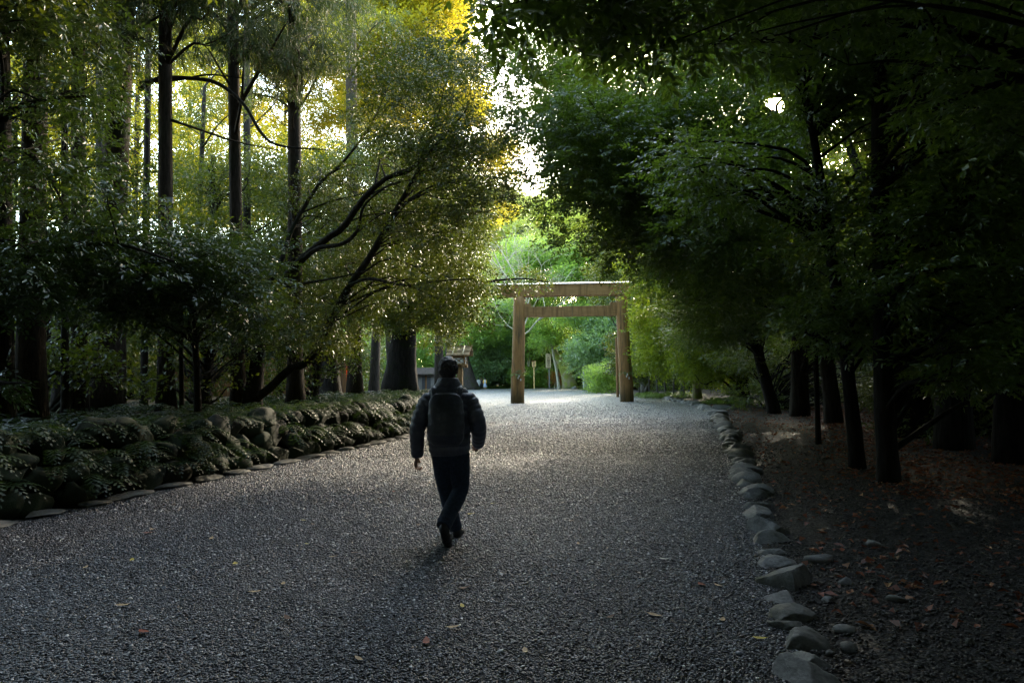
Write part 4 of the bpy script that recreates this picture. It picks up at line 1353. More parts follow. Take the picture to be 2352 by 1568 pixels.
protoA = added_canopy_tree(601)
protoB = added_canopy_tree(602, 16.0, 8.6, 110)
ROOF = [(-8.8, 1.5, .7), (-8.2, -5, .75), (-9.5, -11, .7), (3.6, -3.5, 0), (2.8, -9, 0), (5.6, 1.8, 0), (9.5, -1, 0), (8.0, -8, 0), (-14, 4.5, .7), (-15, -2, .7), (0.5, -15, 0), (-5.5, -16, .5),
        (11.5, 5.5, 0), (13, 11, 0), (-3, -21, 0), (5, -20, 0), (-8.6, 6.5, .7), (-16, 10, .7), (-15, -10, .7), (14, -5, 0), (12, -14, 0), (-12, -18, .7)]
WIDE = [(-9.0, 6.2, .7), (9.2, 4.0, 0), (-12, 0, .7), (10, -3, 0), (0.5, -7, 0)]
for i, (x, y, z) in enumerate(ROOF + WIDE):
    j = i - len(ROOF)
    t = protoA if i == 0 else protoB if j == 0 else copy_thing(protoB if j > 0 else protoA, (0, 0, 0), 0)
    t.location = (x, y, z)
    t.rotation_euler = (0, 0, i * 1.7)
    t.scale = (1, 1, .95 + .08 * (i % 3))
    t['group'] = 'unseen trees added beside and behind the viewpoint to shade the near path'

# ------------------------------------------------------------------ ferns, litter, fallen leaves
def fern_field(name, label, spots, matl, seed, ln=(0.4, 0.75)):
    """spots: x, y, z, bias direction (x, y). One object: ground cover."""
    g = np.random.default_rng(seed)
    Vs, Fs, Ts, off = [], [], [], 0
    for x, y, z, bx, by in spots:
        n = g.integers(6, 10)
        th0 = g.uniform(0, 6.28)
        for k in range(n):
            th = th0 + k * 6.283 / n + g.normal(0, .2)
            d = np.array([math.cos(th) + bx, math.sin(th) + by, 0])
            d /= np.linalg.norm(d) + 1e-6
            L = g.uniform(*ln)
            m_ = 13
            t = np.linspace(0, 1, m_)
            rise = g.uniform(.5, .9) * L
            P = np.array([x, y, z]) + d * (t * L)[:, None] + np.array([0, 0, 1.0]) * (rise * (1.9 * t - 1.8 * t * t))[:, None]
            s = np.array([-d[1], d[0], 0])
            tang = np.gradient(P, axis=0)
            tang /= np.linalg.norm(tang, axis=1)[:, None]
            w = .3 * L * np.sin(np.pi * np.clip(t * .85 + .12, 0, 1)) * .55
            tt = g.uniform(.1, .9)
            for j in range(1, m_):
                for sd in (-1, 1):
                    c = P[j]
                    tip = c + s * sd * w[j] + tang[j] * w[j] * .5 - np.array([0, 0, .18 * w[j]])
                    hw = tang[j] * (L / m_) * .42
                    mid = (c + tip) / 2
                    Vs.append([c, mid + hw, tip, mid - hw])
                    Fs.append([off, off + 1, off + 2, off + 3])
                    Ts += [tt + g.normal(0, .08)] * 4
                    off += 4
    o = link(name, mesh_from(name, np.array(Vs).reshape(-1, 3), [np.array(Fs)], True, {'tint': np.clip(Ts, 0, 1)}), matl)
    tag(o, label, None, None, 'stuff')
    return o

g = np.random.default_rng(77)
spots = []
for _ in range(560):
    y = g.uniform(5.0, 34)
    back = abs(g.normal(0, 1.0)) if g.uniform() < .75 else g.uniform(0, 7)
    x = Lx(y) - .42 - back
    spots.append((x, y, gz(x - .1, y) - .04 if back > .05 else BANK - .05, .9 * math.exp(-back * 2), 0))
for _ in range(80):   # sprouting from the joints of the wall
    y = g.uniform(5.5, 32)
    zz = g.uniform(.12, .6)
    spots.append((Lx(y) - .02 - .22 * zz, y, zz, 1.2, 0))
fern_field('fern_undergrowth', 'arching green ferns covering the bank and hanging over the mossy wall', spots, MT['fern'], 61)
spots = []
for _ in range(260):
    px = g.uniform(1085, 1400)
    d = g.uniform(98, 102) if px < 1290 else g.uniform(90, 96) if px < 1340 else g.uniform(70, 80)
    p = foot(px, d, 0)
    spots.append((p[0], p[1] + g.uniform(0, 3), 0, 0, 0))
for _ in range(70):
    px = g.uniform(1455, 1590)
    p = foot(px, g.uniform(44, 50), 0.02)
    spots.append((p[0] + .4, p[1], 0.02, 0, 0))
for _ in range(30):
    p = foot(g.uniform(1625, 1720), g.uniform(33, 37), .03)
    spots.append((p[0], p[1], .03, 0, 0))
fern_field('fern_fringe', 'lit green ferns fringing the far gravel edge beyond the gate and the right kerb end', spots, MT['fern_bright'], 62, (.5, .9))

def litter_mesh(n, fn, size, seed):
    g = np.random.default_rng(seed)
    Vs, Ts = [], []
    for _ in range(n):
        x, y, z = fn(g)
        th, s = g.uniform(0, 6.28), size * g.uniform(.6, 1.4)
        c, sn = math.cos(th), math.sin(th)
        V = RHO[0] * np.array([1, 1.0, 3.0]) * s
        V = V + np.array([0, 0, .02]) * g.normal(0, .5, (4, 1)) * np.array([[0], [1], [1.2], [1]])
        V = V @ np.array([[c, sn, 0], [-sn, c, 0], [0, 0, 1]])
        Vs.append(V + [x, y, z + .012])
        Ts += [g.uniform(0, 1)] * 4
    V = np.concatenate(Vs)
    F = np.arange(len(V)).reshape(-1, 4)
    return mesh_from('leaf_litter', V, [F], False, {'tint': Ts})

def lit_fn(g):
    y = 4.0 + 30 * g.uniform() ** 1.4
    inner = 1.0 + .09 * y + g.normal(0, .35) + (1.2 if y < 8 else 0)
    x = Rx(y) + inner + abs(g.normal(0, 2.2))
    if g.uniform() < .12:
        x = Rx(y) + g.uniform(.3, 2.5)
    return x, y, 0.02 + 0.08 * max(0, noise.noise(Vector((x * 0.35, y * 0.35, 5.0))))
o = link('leaf_litter', litter_mesh(11000, lit_fn, .085, 71), MT['litter'])
tag(o, 'red-brown dead leaves carpeting the dark ground under the right-hand trees', None, None, 'stuff')

# fallen leaves lying singly on the gravel
FALL = {'yellow': ('pale yellow fallen leaf on the gravel', (.55, .45, .08), [(303, 1292), (540, 1303), (698, 1200), (706, 1257), (1082, 1185), (1132, 1161), (1062, 1402), (1746, 1475)]),
        'tan': ('tan dry leaf lying on the gravel', (.42, .3, .16), [(352, 1222), (485, 1242), (196, 1310), (282, 1400), (1206, 1504), (824, 1525), (1040, 1451), (1328, 1257), (1504, 1421), (1650, 1352), (1660, 1432), (650, 1352), (586, 1370), (765, 1288), (986, 1112)]),
        'brown': ('dark brown leaf lying on the gravel', (.1, .045, .02), [(410, 1226), (720, 1210), (817, 1278), (1066, 1358), (1325, 1189), (1402, 1425), (1312, 1201), (1426, 1172), (1290, 1160), (960, 1212), (660, 1430), (1190, 945), (1256, 948), (1243, 950), (1230, 962), (1320, 955), (1248, 978), (1306, 983), (1276, 935), (1180, 972), (1372, 985)]),
        'red': ('rusty red leaf lying on the gravel', (.22, .05, .018), [(979, 1484), (330, 1462), (340, 1230), (905, 1133), (1445, 1096), (1612, 1350)]),
        'white': ('bright whitish leaf curled on the gravel', (.7, .68, .6), [(1526, 1290)])}
k = 0
for colr, (lab, c, pts) in FALL.items():
    M = plain('fallen_leaf_' + colr, c, .6, .4, .3, 30, .1)
    for px, py in pts:
        p = ground(px, py)
        gg = np.random.default_rng(3000 + k)
        s = gg.uniform(.07, .11) * (2.4 if p[1] > 15 else .95)
        V = np.array([[-.5, 0, .06], [-.2, .2, .02], [.2, .18, .03], [.55, 0, .10], [.2, -.2, .06], [-.2, -.18, .0], [0, 0, .0]]) * s
        th = gg.uniform(0, 6.28)
        V = V @ np.array([[math.cos(th), math.sin(th), 0], [-math.sin(th), math.cos(th), 0], [0, 0, 1]])
        me = mesh_from('fallen_leaf', V, [np.array([[6, 0, 1], [6, 1, 2], [6, 2, 3], [6, 3, 4], [6, 4, 5], [6, 5, 0]])], True)
        o = link('fallen_leaf', me, M, None, (p[0], p[1], max(0.0, undul(p[0], p[1])) + .026))
        tag(o, lab, 'fallen leaf', colr + ' leaves scattered on the gravel' if len(pts) > 1 else None)
        k += 1

# ------------------------------------------------------------------ the torii gate
gl, gr_ = ground(1189, 926), ground(1440, 922.5)
D = (gl[1] + gr_[1]) / 2
PXM = FPX / D
ctr = (gl + gr_) / 2
rot = math.atan2(gr_[1] - gl[1], gr_[0] - gl[0])
half = np.linalg.norm(gr_ - gl) / 2
print('torii', gl, gr_, half, PXM)
root = thing('torii_gate', 'tall plain wooden torii gate with white-capped crossbeam spanning the gravel path', 'gate', (ctr[0], ctr[1], 0), rot)
top_z = at(1315, 649, D)[2]
kb = at(1315, 680, D)[2]
nk_t, nk_b = at(1315, 703.5, D)[2], at(1315, 727, D)[2]
for s in (-1, 1):
    mb = MB()
    P = np.array([[s * half, 0, -.1], [s * half, 0, .5], [s * (half - .1), 0, kb * .5], [s * (half - .2), 0, kb + .02]])
    q = spline(np.column_stack([P, [.405, .40, .375, .345]]), 20)
    mb.tube(q[:, :3], q[:, 3], 32, True, 1.0, .004, 3)
    p = mb.build('pillar', MT['torii'], root, True)
    # sakaki sprig tied with a paper streamer half-way up
    V, F, T = foliage([[s * (half - .06), -.42, 1.75, .26], [s * (half - .06) + .3, -.3, 1.9, .2]], 260, .09, 'gloss', 700 + s, .3, 0)
    link('sprig', mesh_from('sprig', V, [F], True, {'tint': T}), MT['leaf_gloss'], p)
    mb = MB()
    for j in range(3):
        mb.box((s * (half - .06) + .05 + .05 * j * (-1) ** j, -.5, 1.62 - .11 * j), (.07, .006, .12), .2 * j)
    mb.build('paper_streamer', MT['paper'], p)
# crossbeam: pentagonal section, ends cut on a slant
e = half + 1.08
h2 = top_z - kb
mb = MB()
prof = [(-.27, kb), (.27, kb), (.3, kb + h2 * .86), (0, kb + h2 * .97), (-.3, kb + h2 * .86)]
n = 5
V = [[-e + (.30 if z < kb + .1 else 0), y_, z] for y_, z in prof] + [[e - (.30 if z < kb + .1 else 0), y_, z] for y_, z in prof]
mb.add(V, [[i, (i + 1) % n, n + (i + 1) % n, n + i] for i in range(n)] + [list(range(n))[::-1], list(range(n, 2 * n))])
mb.build('crossbeam', MT['torii_beam'], root, False, None, .015)
mb = MB()
V = []
for sx in (-e - .06, e + .06):
    V += [[sx, -.37, kb + h2 * .862], [sx, 0, kb + h2 * .975], [sx, .37, kb + h2 * .862], [sx, .37, kb + h2 * .895], [sx, 0, kb + h2 * 1.02], [sx, -.37, kb + h2 * .895]]
mb.add(V, [[i, (i + 1) % 6, 6 + (i + 1) % 6, 6 + i] for i in range(6)] + [list(range(6))[::-1], list(range(6, 12))])
mb.build('beam_cap', MT['torii_cap'], root)
mb = MB()
mb.box((0, 0, (nk_t + nk_b) / 2), (2 * half - .55, .3, nk_t - nk_b))
mb.build('tie_beam', MT['torii_beam'], root, False, None, .012)
for s in (-1, 1):
    mb = MB()
    mb.box((s * (half - .62), 0, nk_t + .1), (.5, .2, .2))
    mb.build('wedge', MT['torii_beam'], root, False, None, .01)
mb = MB()
mb.box((.1, -.152, (nk_t + nk_b) / 2), (.03, .006, nk_t - nk_b - .01))
mb.build('beam_joint', MT['roofboard'], root)

# pale post and inner pole behind the right pillar
def post(name, label, px, d, zt, w, matl, cat='post'):
    a = foot(px, d, 0)
    mb = MB()
    mb.box((0, 0, zt / 2), (w, w, zt), .2, .94)
    mb.box((0, 0, zt + .03), (w * 1.15, w * 1.15, .06), .2, .6)
    o = mb.build(name, matl, None, False, tuple(a), .02)
    return tag(o, label, cat)
post('wooden_pole', 'tall thin wooden pole just behind the right gate pillar', 1419, 50, 4.3, .17, MT['fence'])
post('stone_post', 'short pale square post by the path edge seen through the gate', 1343, 78, 3.0, .33, MT['posts'])
V, F = rock_arr((1.0, .7, .8), 3100, ICO2, .25)
tag(link('boulder', mesh_from('boulder', V, [F]), MT['kerb'], None, tuple(foot(1318, 86, 0))), 'grey boulder at the foot of the huge mossy tree beyond the gate', 'rock')
p = ground(1666, 941)
V, F = rock_arr((1.1, .6, .42), 3101, ICO3, .15)
tag(link('boulder', mesh_from('boulder', V, [F]), MT['kerb'], None, (p[0], p[1], .02)), 'long flat grey rock under the low ferns at the end of the right kerb', 'rock')

# signs
def text_part(txt, size, parent, loc, matl, vertical=True):
    cu = bpy.data.curves.new('lettering', 'FONT')
    cu.body = '\n'.join(txt) if vertical else txt
    cu.size = size
    cu.align_x = 'CENTER'
    cu.space_line = .92
    cu.extrude = .004
    o = bpy.data.objects.new('lettering', cu)
    COL.objects.link(o)
    dg = bpy.context.evaluated_depsgraph_get()
    me = bpy.data.meshes.new_from_object(o.evaluated_get(dg))
    bpy.data.objects.remove(o)
    me.materials.clear()
    q = link('lettering', me, matl, parent, loc)
    q.rotation_euler = (R(90), 0, 0)
    return q

d = 92.0
a = foot(1262, d, 0)
px2m = d / FPX
root = thing('signboard', 'larger weathered vertical signboard on a tall post, seen through the gate', 'sign', tuple(a), .12)
zb, zt = at(1258, 844.5, d)[2], at(1258, 812, d)[2]
mb = MB()
mb.box((0, 0.02, zb / 2 + .1), (.15, .13, zb + .2))
mb.build('post', MT['greywood'], root)
mb = MB()
mb.box((-.1, -.1, (zb + zt) / 2), (.68, .12, zt - zb))
mb.build('board', MT['sign_old'], root, False, None, .01)
mb = MB()
mb.box((-.1, -.1, zt + .02), (.74, .2, .05))
mb.box((-.1, -.1, zb - .02), (.74, .18, .06))
mb.build('trim', MT['roofboard'], root)
text_part(['ご', '祈', '願', '受', '付'], .36, root, (-.1, -.172, zt - .43), MT['ink'])
d = 91.0
a = foot(1227, d, 0)
root = thing('signboard', 'smaller fresh orange-wood signboard with three characters, left of the weathered one', 'sign', tuple(a), .1)
zb, zt = at(1229, 842, d)[2], at(1229, 829, d)[2]
mb = MB()
mb.box((0, 0.02, zb / 2 + .05), (.12, .1, zb + .1))
mb.build('post', MT['sign_new'], root)
mb = MB()
mb.box((0, -.1, (zb + zt) / 2), (.5, .14, zt - zb))
mb.build('board', MT['sign_new'], root, False, None, .01)
mb = MB()
mb.box((0, -.1, zt + .03), (.62, .3, .06))
mb.build('cap', MT['fence'], root)
text_part(['正', '宮', 'へ'], .25, root, (0, -.182, zt - .25), MT['ink'])

# ------------------------------------------------------------------ wooden lantern
d = 45.0
a = at(1057, 900, d)
a[2] = 0
root = thing('wooden_lantern', 'roofed wooden lantern on a thick square post behind the walking man', 'lantern', tuple(a), -.12)
zz = lambda py: at(1057, py, d)[2]
mb = MB()
mb.box((0, 0, zz(845) / 2), (.35, .35, zz(845)))
mb.build('post', MT['lantern'], root, False, None, .015)
mb = MB()
mb.box((0, 0, (zz(838) + zz(844.5)) / 2), (1.05, .3, zz(838) - zz(844.5)))
mb.box((-.28, 0, zz(840.5)), (.14, 1.0, .15))
mb.box((.28, 0, zz(840.5)), (.14, 1.0, .15))
mb.build('bracket', MT['lantern'], root, False, None, .01)
b0, b1 = zz(838) + .003, zz(818)
mb = MB()
mb.box((0, 0, b0 + .03), (.84, .84, .06))
mb.box((0, 0, b1 - .04), (.84, .84, .08))
for sx in (-1, 1):
    for sy in (-1, 1):
        mb.box((sx * .37, sy * .37, (b0 + b1) / 2), (.1, .1, b1 - b0 - .145))
mb.build('fire_box', MT['lantern'], root, False, None, .008)
for s, (cx, cyy, w, t) in enumerate([(0, -.37, .64, .02), (0, .37, .64, .02), (-.37, 0, .02, .64), (.37, 0, .02, .64)]):
    mb = MB()
    mb.box((cx, cyy, (b0 + b1) / 2), (w, t, b1 - b0 - .2))
    pn = mb.build('paper_panel', MT['paper'], root)
    mb = MB()
    hh = (b1 - b0 - .2) / 2
    zc = (b0 + b1) / 2
    for sg in (-1, 1):
        q = np.array([[-.3, -hh * sg], [.3, hh * sg]])
        pts = np.array([[cx + (u if w > .1 else 0) + (0 if w > .1 else np.sign(cx) * .022), cyy + (u if w < .1 else 0) + (0 if w < .1 else np.sign(cyy) * .022), zc + v] for u, v in q])
        mb.tube(pts, .022, 4)
    mb.build('lattice', MT['lantern'], pn)
r0_, r1_ = zz(816), zz(795.5)
for s in (-1, 1):
    mb = MB()
    prof = [(s * .06, r1_ - .02), (s * .50, (r0_ + r1_) / 2 - .02), (s * .50, (r0_ + r1_) / 2 - .07), (s * .06, r1_ - .07)]
    mb.prism(prof, -.8, .8, 0)
    prof = [(s * .44, (r0_ + r1_) / 2 - .05), (s * .86, r0_ + .02), (s * .86, r0_ - .04), (s * .44, (r0_ + r1_) / 2 - .10)]
    mb.prism(prof, -.76, .76, 0)
    rf = mb.build('roof_slope', MT['roofboard'], root)
    for bx_ in (-.32, .36):
        mb = MB()
        mb.tube(np.array([[bx_, s * .08, r1_ + .03], [bx_, s * .92, r0_ + .03]]), .045, 8)
        mb.build('batten', MT['sign_old'], rf, True)
mb = MB()
mb.box((0, 0, r1_ + .02), (1.66, .2, .07))
mb.build('ridge_board', MT['roofboard'], root)
for s in (-1, 1):
    mb = MB()
    mb.add([[s * .55, -.78, r0_], [s * .55, .78, r0_], [s * .55, 0, r1_ - .08], [s * .58, -.78, r0_], [s * .58, .78, r0_], [s * .58, 0, r1_ - .08]],
           [[0, 1, 2], [5, 4, 3], [0, 3, 4, 1], [1, 4, 5, 2], [2, 5, 3, 0]])
    mb.build('gable', MT['fence'], root)

# hut behind the camphor trunk, and the board fence in the wood
a = foot(960, 72, 0)
root = thing('wooden_hut', 'grey-boarded hut with orange posts half hidden left of the walking man', 'building', tuple(a), .25)
mb = MB(); mb.box((.2, .1, 1.15), (3.6, 2.4, 1.8)); mb.build('wall', MT['greywood'], root)
mb = MB(); mb.box((.2, .1, .14), (3.9, 2.7, .26)); mb.build('plinth', MT['plaster'], root)
for xx in (-1.62, -.55, .7, 2.02):
    mb = MB(); mb.box((xx, -1.14, 1.1), (.16, .08, 1.9)); mb.build('post', MT['fence'], root)
mb = MB(); mb.box((.75, -1.115, 1.05), (.9, .05, 1.5)); mb.build('door', MT['metal_dark'], root)
mb = MB(); mb.prism([(-1.7, 2.05), (0.1, 2.75), (1.9, 2.05), (1.9, 1.95), (.1, 2.63), (-1.7, 1.95)], -2.2, 2.6, 0); mb.build('roof', MT['bark_dark'], root)

fa, fb = foot(380, 33, .75), foot(790, 40, .75)
vec = fb - fa
ln = float(np.linalg.norm(vec[:2]))
root = thing('board_fence', 'tall orange-brown board fence showing between the dark trunks at the left', 'fence', tuple(fa), math.atan2(vec[1], vec[0]))
mb = MB()
x = 0.0
g = np.random.default_rng(9)
while x < ln:
    w = g.uniform(.16, .2)
    mb.box((x + w / 2, 0, 1.05 + g.uniform(-.01, .01)), (w - .012, .03, 2.1))
    x += w
mb.build('board_panel', MT['fence'], root)
for i in range(int(ln / 2.4) + 1):
    mb = MB(); mb.box((i * 2.4, .09, 1.1), (.13, .13, 2.3)); mb.build('post', MT['lantern'], root)
mb = MB(); mb.box((ln / 2, -.01, 2.16), (ln, .16, .07)); mb.build('cap_rail', MT['roofboard'], root)

# red autumn shrub glimpsed between trunks
a = foot(786, 46, .3)
tree('maple_shrub', 'bright red autumn shrub glimpsed between the dark trunks left of the man', 'shrub', a, [[*a, .05], *pl([(786, 870, 46, .04), (785, 840, 46, .02)])], (),
     [(776, 838, 796, 878, 45, 47, 10, .5)], leaf=.12, per=70, kind='small', lmat='leaf_red', bark='bark_grey', seed=811, r0=.02, sides=6)
a = foot(1274, 95, 0)
tree('rusty_shrub', 'small rusty orange shrub beside the post of the weathered signboard', 'shrub', a, [[*a, .06], *pl([(1276, 872, 95, .05), (1279, 858, 95, .02)])], (),
     [(1268, 852, 1292, 882, 94, 96, 9, .7)], leaf=.2, per=30, kind='small', lmat='leaf_rust', bark='bark_pale', seed=812, r0=.03, sides=6)

# floodlight on the cedar
fl = at(383, 462, 16.2)
root = thing('floodlight', 'small pale floodlight on a short stem fixed to the straight cedar trunk', 'lamp', tuple(fl), 0)
mb = MB()
mb.box((.06, -.02, .0), (.2, .16, .17), .3)
mb.build('housing', MT['metal_dark'], root, False, None, .02)
mb = MB()
mb.box((.1, -.1, -.01), (.17, .03, .14), .3)
mb.build('lens_panel', MT['lamp_white'], root, False, None, .008)
mb = MB()
mb.tube(np.array([[-.02, .02, -.08], [-.03, .03, -.35], [-.03, .12, -.7]]), .025, 8)
mb.build('stem', MT['metal_dark'], root, True)

# ------------------------------------------------------------------ people
MT['skin'] = plain('skin', (.5, .29, .2), .55, .4, .08, 30, .05)
MT['hair'] = plain('black_hair', (.03, .025, .027), .5, .5, .5, 60, .5)
MT['hair_brown'] = plain('brown_hair', (.22, .09, .05), .5, .5, .3, 60, .3)
def quilt(name, c):
    M, nt, b, out = mat(name)
    n1 = tex(nt, 'noise', coords(nt), Scale=22.0, Detail=5.0, Roughness=.6)
    nt.links.new(ramp(nt, n1.outputs[0], [(.3, tuple(x * .7 for x in c)), (.7, tuple(x * 1.35 for x in c))]).outputs[0], b.inputs['Base Color'])
    b.inputs['Roughness'].default_value = .4
    b.inputs['Specular IOR Level'].default_value = .7
    b.inputs['Sheen Weight'].default_value = .3
    bump(nt, b, n1.outputs[0], .35, .02)
    return M
MT['jacket'] = quilt('navy_quilted_nylon', (.065, .072, .11))
MT['denim'] = plain('dark_denim', (.032, .048, .08), .85, .2, .35, 40, .4, .1)
MT['pack'] = quilt('black_pack_fabric', (.03, .034, .052))
MT['shoe'] = plain('black_leather', (.01, .01, .012), .5, .5, .2, 30, .1)

mx, my = -.632, 6.38
zf = 1.0
man = thing('person', 'man in a dark quilted jacket and dark jeans walking away up the gravel path', 'person', (mx, my, 0))

# skin: head, neck, trunk core, arms and hands in one surface
mb = MB()
mb.ball((.035, .0, 1.585), (.074, .094, .112), 20, 14)               # skull
mb.ball((.042, .035, 1.53), (.058, .07, .075), 16, 10)               # jaw
mb.ball((.05, .122, 1.572), (.013, .02, .022), 8, 6)                 # nose
mb.ball((.05, .104, 1.517), (.025, .012, .009), 8, 6)                # mouth
for s in (-1, 1):
    mb.ball((.046 + s * .031, .092, 1.6), (.014, .012, .009), 8, 6)  # eyes
    mb.ball((.035 + s * .079, .005, 1.578), (.012, .026, .034), 10, 8)   # ears
mb.tube(np.array([[.03, -.005, 1.56], [.03, -.015, 1.46], [.025, -.01, 1.38]]), [.056, .058, .075], 14)
mb.tube(np.array([[.03, 0, 1.42], [.03, 0, 1.2], [.035, 0, 1.0], [.04, 0, .86]]), [.1, .13, .12, .12], 14, True, .75)
def arm(mb, sh, el, wr, r):
    mb.tube(spline(np.array([sh, el, wr]), 12), np.linspace(r, r * .55, 12), 10)
LS, LE, LW = np.array([-.165, 0, 1.34]), np.array([-.246, -.07, 1.06]), np.array([-.258, -.03, .80])
RS, RE, RW = np.array([.235, 0, 1.34]), np.array([.312, -.02, 1.06]), np.array([.295, .17, .875])
arm(mb, LS, LE, LW, .05)
arm(mb, RS, RE, RW, .05)
def hand(mb, w, d, side, curl=1.35):
    """w wrist, d forearm direction; relaxed, loosely closed"""
    d = d / np.linalg.norm(d)
    f = np.array([0, 1.0, 0]) - d * d[1]
    f /= np.linalg.norm(f)
    s = np.cross(d, f) * side                      # towards the body
    palm = w + d * .045
    for t in np.linspace(-.028, .028, 5):
        mb.tube(np.array([w + f * t * .6, palm + f * t, palm + d * .045 + f * t]), [.015, .017, .015], 8)
    for k, (t, L) in enumerate(zip((.033, .011, -.011, -.031), (.062, .068, .064, .05))):
        b0 = palm + d * .045 + f * t
        p1 = b0 + d * L * .42 + s * L * .12
        p2 = p1 + d * L * .18 + s * L * .42 * curl
        p3 = p2 - d * L * .22 * curl + s * L * .22
        mb.tube(np.array([b0 - d * .012, p1, p2, p3]), [.0098, .0094, .0086, .0072], 8)
    b0 = w + d * .025 + f * .03
    mb.tube(np.array([b0, b0 + d * .03 + f * .02 + s * .012, b0 + d * .056 + f * .012 + s * .032]), [.013, .0115, .009], 8)
hand(mb, LW + np.array([0, .005, 0]), np.array([-.06, .06, -.32]), 1)
hand(mb, RW + np.array([0, .01, -.005]), np.array([-.1, .85, -.3]), -1)
# legs under the trousers
LH, LK, LA = np.array([-.045, 0, .84]), np.array([-.012, .12, .46]), np.array([.075, .17, .10])
RH, RK, RA = np.array([.125, 0, .84]), np.array([.128, .03, .47]), np.array([.0, -.27, .2])
for h_, k_, a_ in ((LH, LK, LA), (RH, RK, RA)):
    mb.tube(spline(np.array([h_, k_, a_]), 14), np.linspace(.075, .04, 14), 10)
me = fuse('person_body', mb, .0048, 2)
link('body', me, MT['skin'], man)

mb = MB()
mb.ball((.03, -.008, 1.612), (.088, .106, .103), 22, 14)
mb.ball((.028, -.042, 1.575), (.084, .07, .075), 18, 12)
mb.ball((.03, -.05, 1.525), (.052, .048, .045), 16, 10)
g = np.random.default_rng(4)
for _ in range(220):       # tufts
    t, ph = g.uniform(0, 6.28), g.uniform(-.35, 1.5)
    n_ = np.array([math.cos(ph) * math.cos(t), math.cos(ph) * math.sin(t), math.sin(ph)])
    if n_[1] > .55 and n_[2] < .5:
        continue
    p0 = np.array([.03, -.01, 1.61]) + n_ * np.array([.084, .102, .099])
    tg = np.cross(n_, [0.3, 0.2, 1.0]) * g.choice([-1, 1]) + np.array([0, 0, -.5])
    mb.tube(np.array([p0, p0 + n_ * .009 + tg * .012, p0 + n_ * .009 + tg * .03]), [.008, .006, .002], 5)
link('hair', fuse('person_hair', mb, .0055, 1, .4), MT['hair'], man)

# quilted jacket
def baffle(z, pitch=.055):
    return 1 + .075 * np.abs(np.sin(np.pi * z / pitch)) ** .7
mb = MB()
zs = np.linspace(.80, 1.475, 74)
cx = np.interp(zs, [.8, 1.0, 1.2, 1.4, 1.48], [.04, .032, .032, .03, .03])
hx = np.interp(zs, [.80, .83, .95, 1.1, 1.25, 1.33, 1.385, 1.42, 1.45, 1.475], [.168, .178, .19, .195, .205, .205, .178, .145, .115, .10])
hy = np.interp(zs, [.80, .83, .95, 1.1, 1.25, 1.33, 1.385, 1.42, 1.45, 1.475], [.118, .128, .132, .138, .14, .125, .108, .1, .095, .09])
rad = hx * baffle(zs)
V, F = tube_arr(np.stack([cx, 0 * zs, zs], 1), rad, 40)
V = V.reshape(len(zs), 40, 3)
V[:, :, 1] *= (hy / hx)[:, None]
V = V.reshape(-1, 3)
mb.addarr(V, F)
mb.add(V[:40], [list(range(40))])
mb.add(V[-40:], [list(range(40))[::-1]])
for sh, el, wr in ((LS + np.array([.04, 0, 0]), LE, LW + np.array([.0, 0, -.015])), (RS - np.array([.045, 0, 0]), RE, RW + np.array([0, .0, -.01]))):
    q = spline(np.array([sh + np.array([0, 0, .005]), sh * .62 + el * .38 + np.array([np.sign(el[0]) * .012, 0, .01]), el, wr]), 56)
    s_ = np.concatenate([[0], np.cumsum(np.linalg.norm(np.diff(q, axis=0), axis=1))])
    r = np.interp(s_ / s_[-1], [0, .12, .35, .6, .85, .97, 1], [.062, .075, .072, .064, .056, .052, .042]) * (1 + .15 * np.abs(np.sin(np.pi * s_ / .058)) ** .7)
    mb.tube(q, r, 20)
jk = link('jacket', fuse('person_jacket', mb, .0062, 1, .45), MT['jacket'], man)
mb = MB()       # stand-up collar
t = np.linspace(0, 2 * math.pi, 30, endpoint=False)
rings = [(1.43, .112, .098), (1.455, .118, .1), (1.475, .108, .094), (1.492, .102, .09), (1.507, .094, .084), (1.503, .083, .074), (1.47, .08, .07)]
V = np.array([[.033 + a_ * math.cos(x), -.012 + b_ * math.sin(x), z_ + .008 * math.sin(x + 3.14)] for z_, a_, b_ in rings for x in t])
F = [[i * 30 + j, i * 30 + (j + 1) % 30, (i + 1) * 30 + (j + 1) % 30, (i + 1) * 30 + j] for i in range(6) for j in range(30)]
mb.add(V, F)
mb.build('collar', MT['jacket'], jk, True)

# jeans
mb = MB()
zs = np.linspace(.70, .86, 10)
V, F = tube_arr(np.stack([np.interp(zs, [.7, .86], [.042, .04]), .0 * zs, zs], 1), np.interp(zs, [.70, .78, .86], [.158, .168, .158]), 28)
V[:, 1] *= .72
mb.addarr(V, F)
mb.add(V[:28], [list(range(28))])
mb.add(V[-28:], [list(range(28))[::-1]])
def leg(h_, k_, a_, r, creases):
    q = spline(np.array([h_, h_ * .5 + k_ * .5, k_, k_ * .45 + a_ * .55, a_]), 44)
    u = np.linspace(0, 1, 44)
    rr = np.interp(u, [0, .25, .5, .7, .92, 1], r)
    rr = rr * (1 + .03 * np.sin(u * creases) * np.exp(-((u - .5) / .18) ** 2) + .035 * np.sin(u * 62) * np.exp(-((u - .95) / .08) ** 2))
    mb.tube(q, rr, 18, True, 1.05)
leg(LH + np.array([.004, 0, -.02]), LK, LA + np.array([0, -.005, -.02]), [.095, .092, .073, .07, .064, .064], 70)
leg(RH + np.array([.0, 0, -.02]), RK, RA + np.array([.0, -.0, .0]), [.098, .098, .077, .075, .07, .068], 66)
link('trousers', fuse('person_trousers', mb, .006, 2, .5), MT['denim'], man)

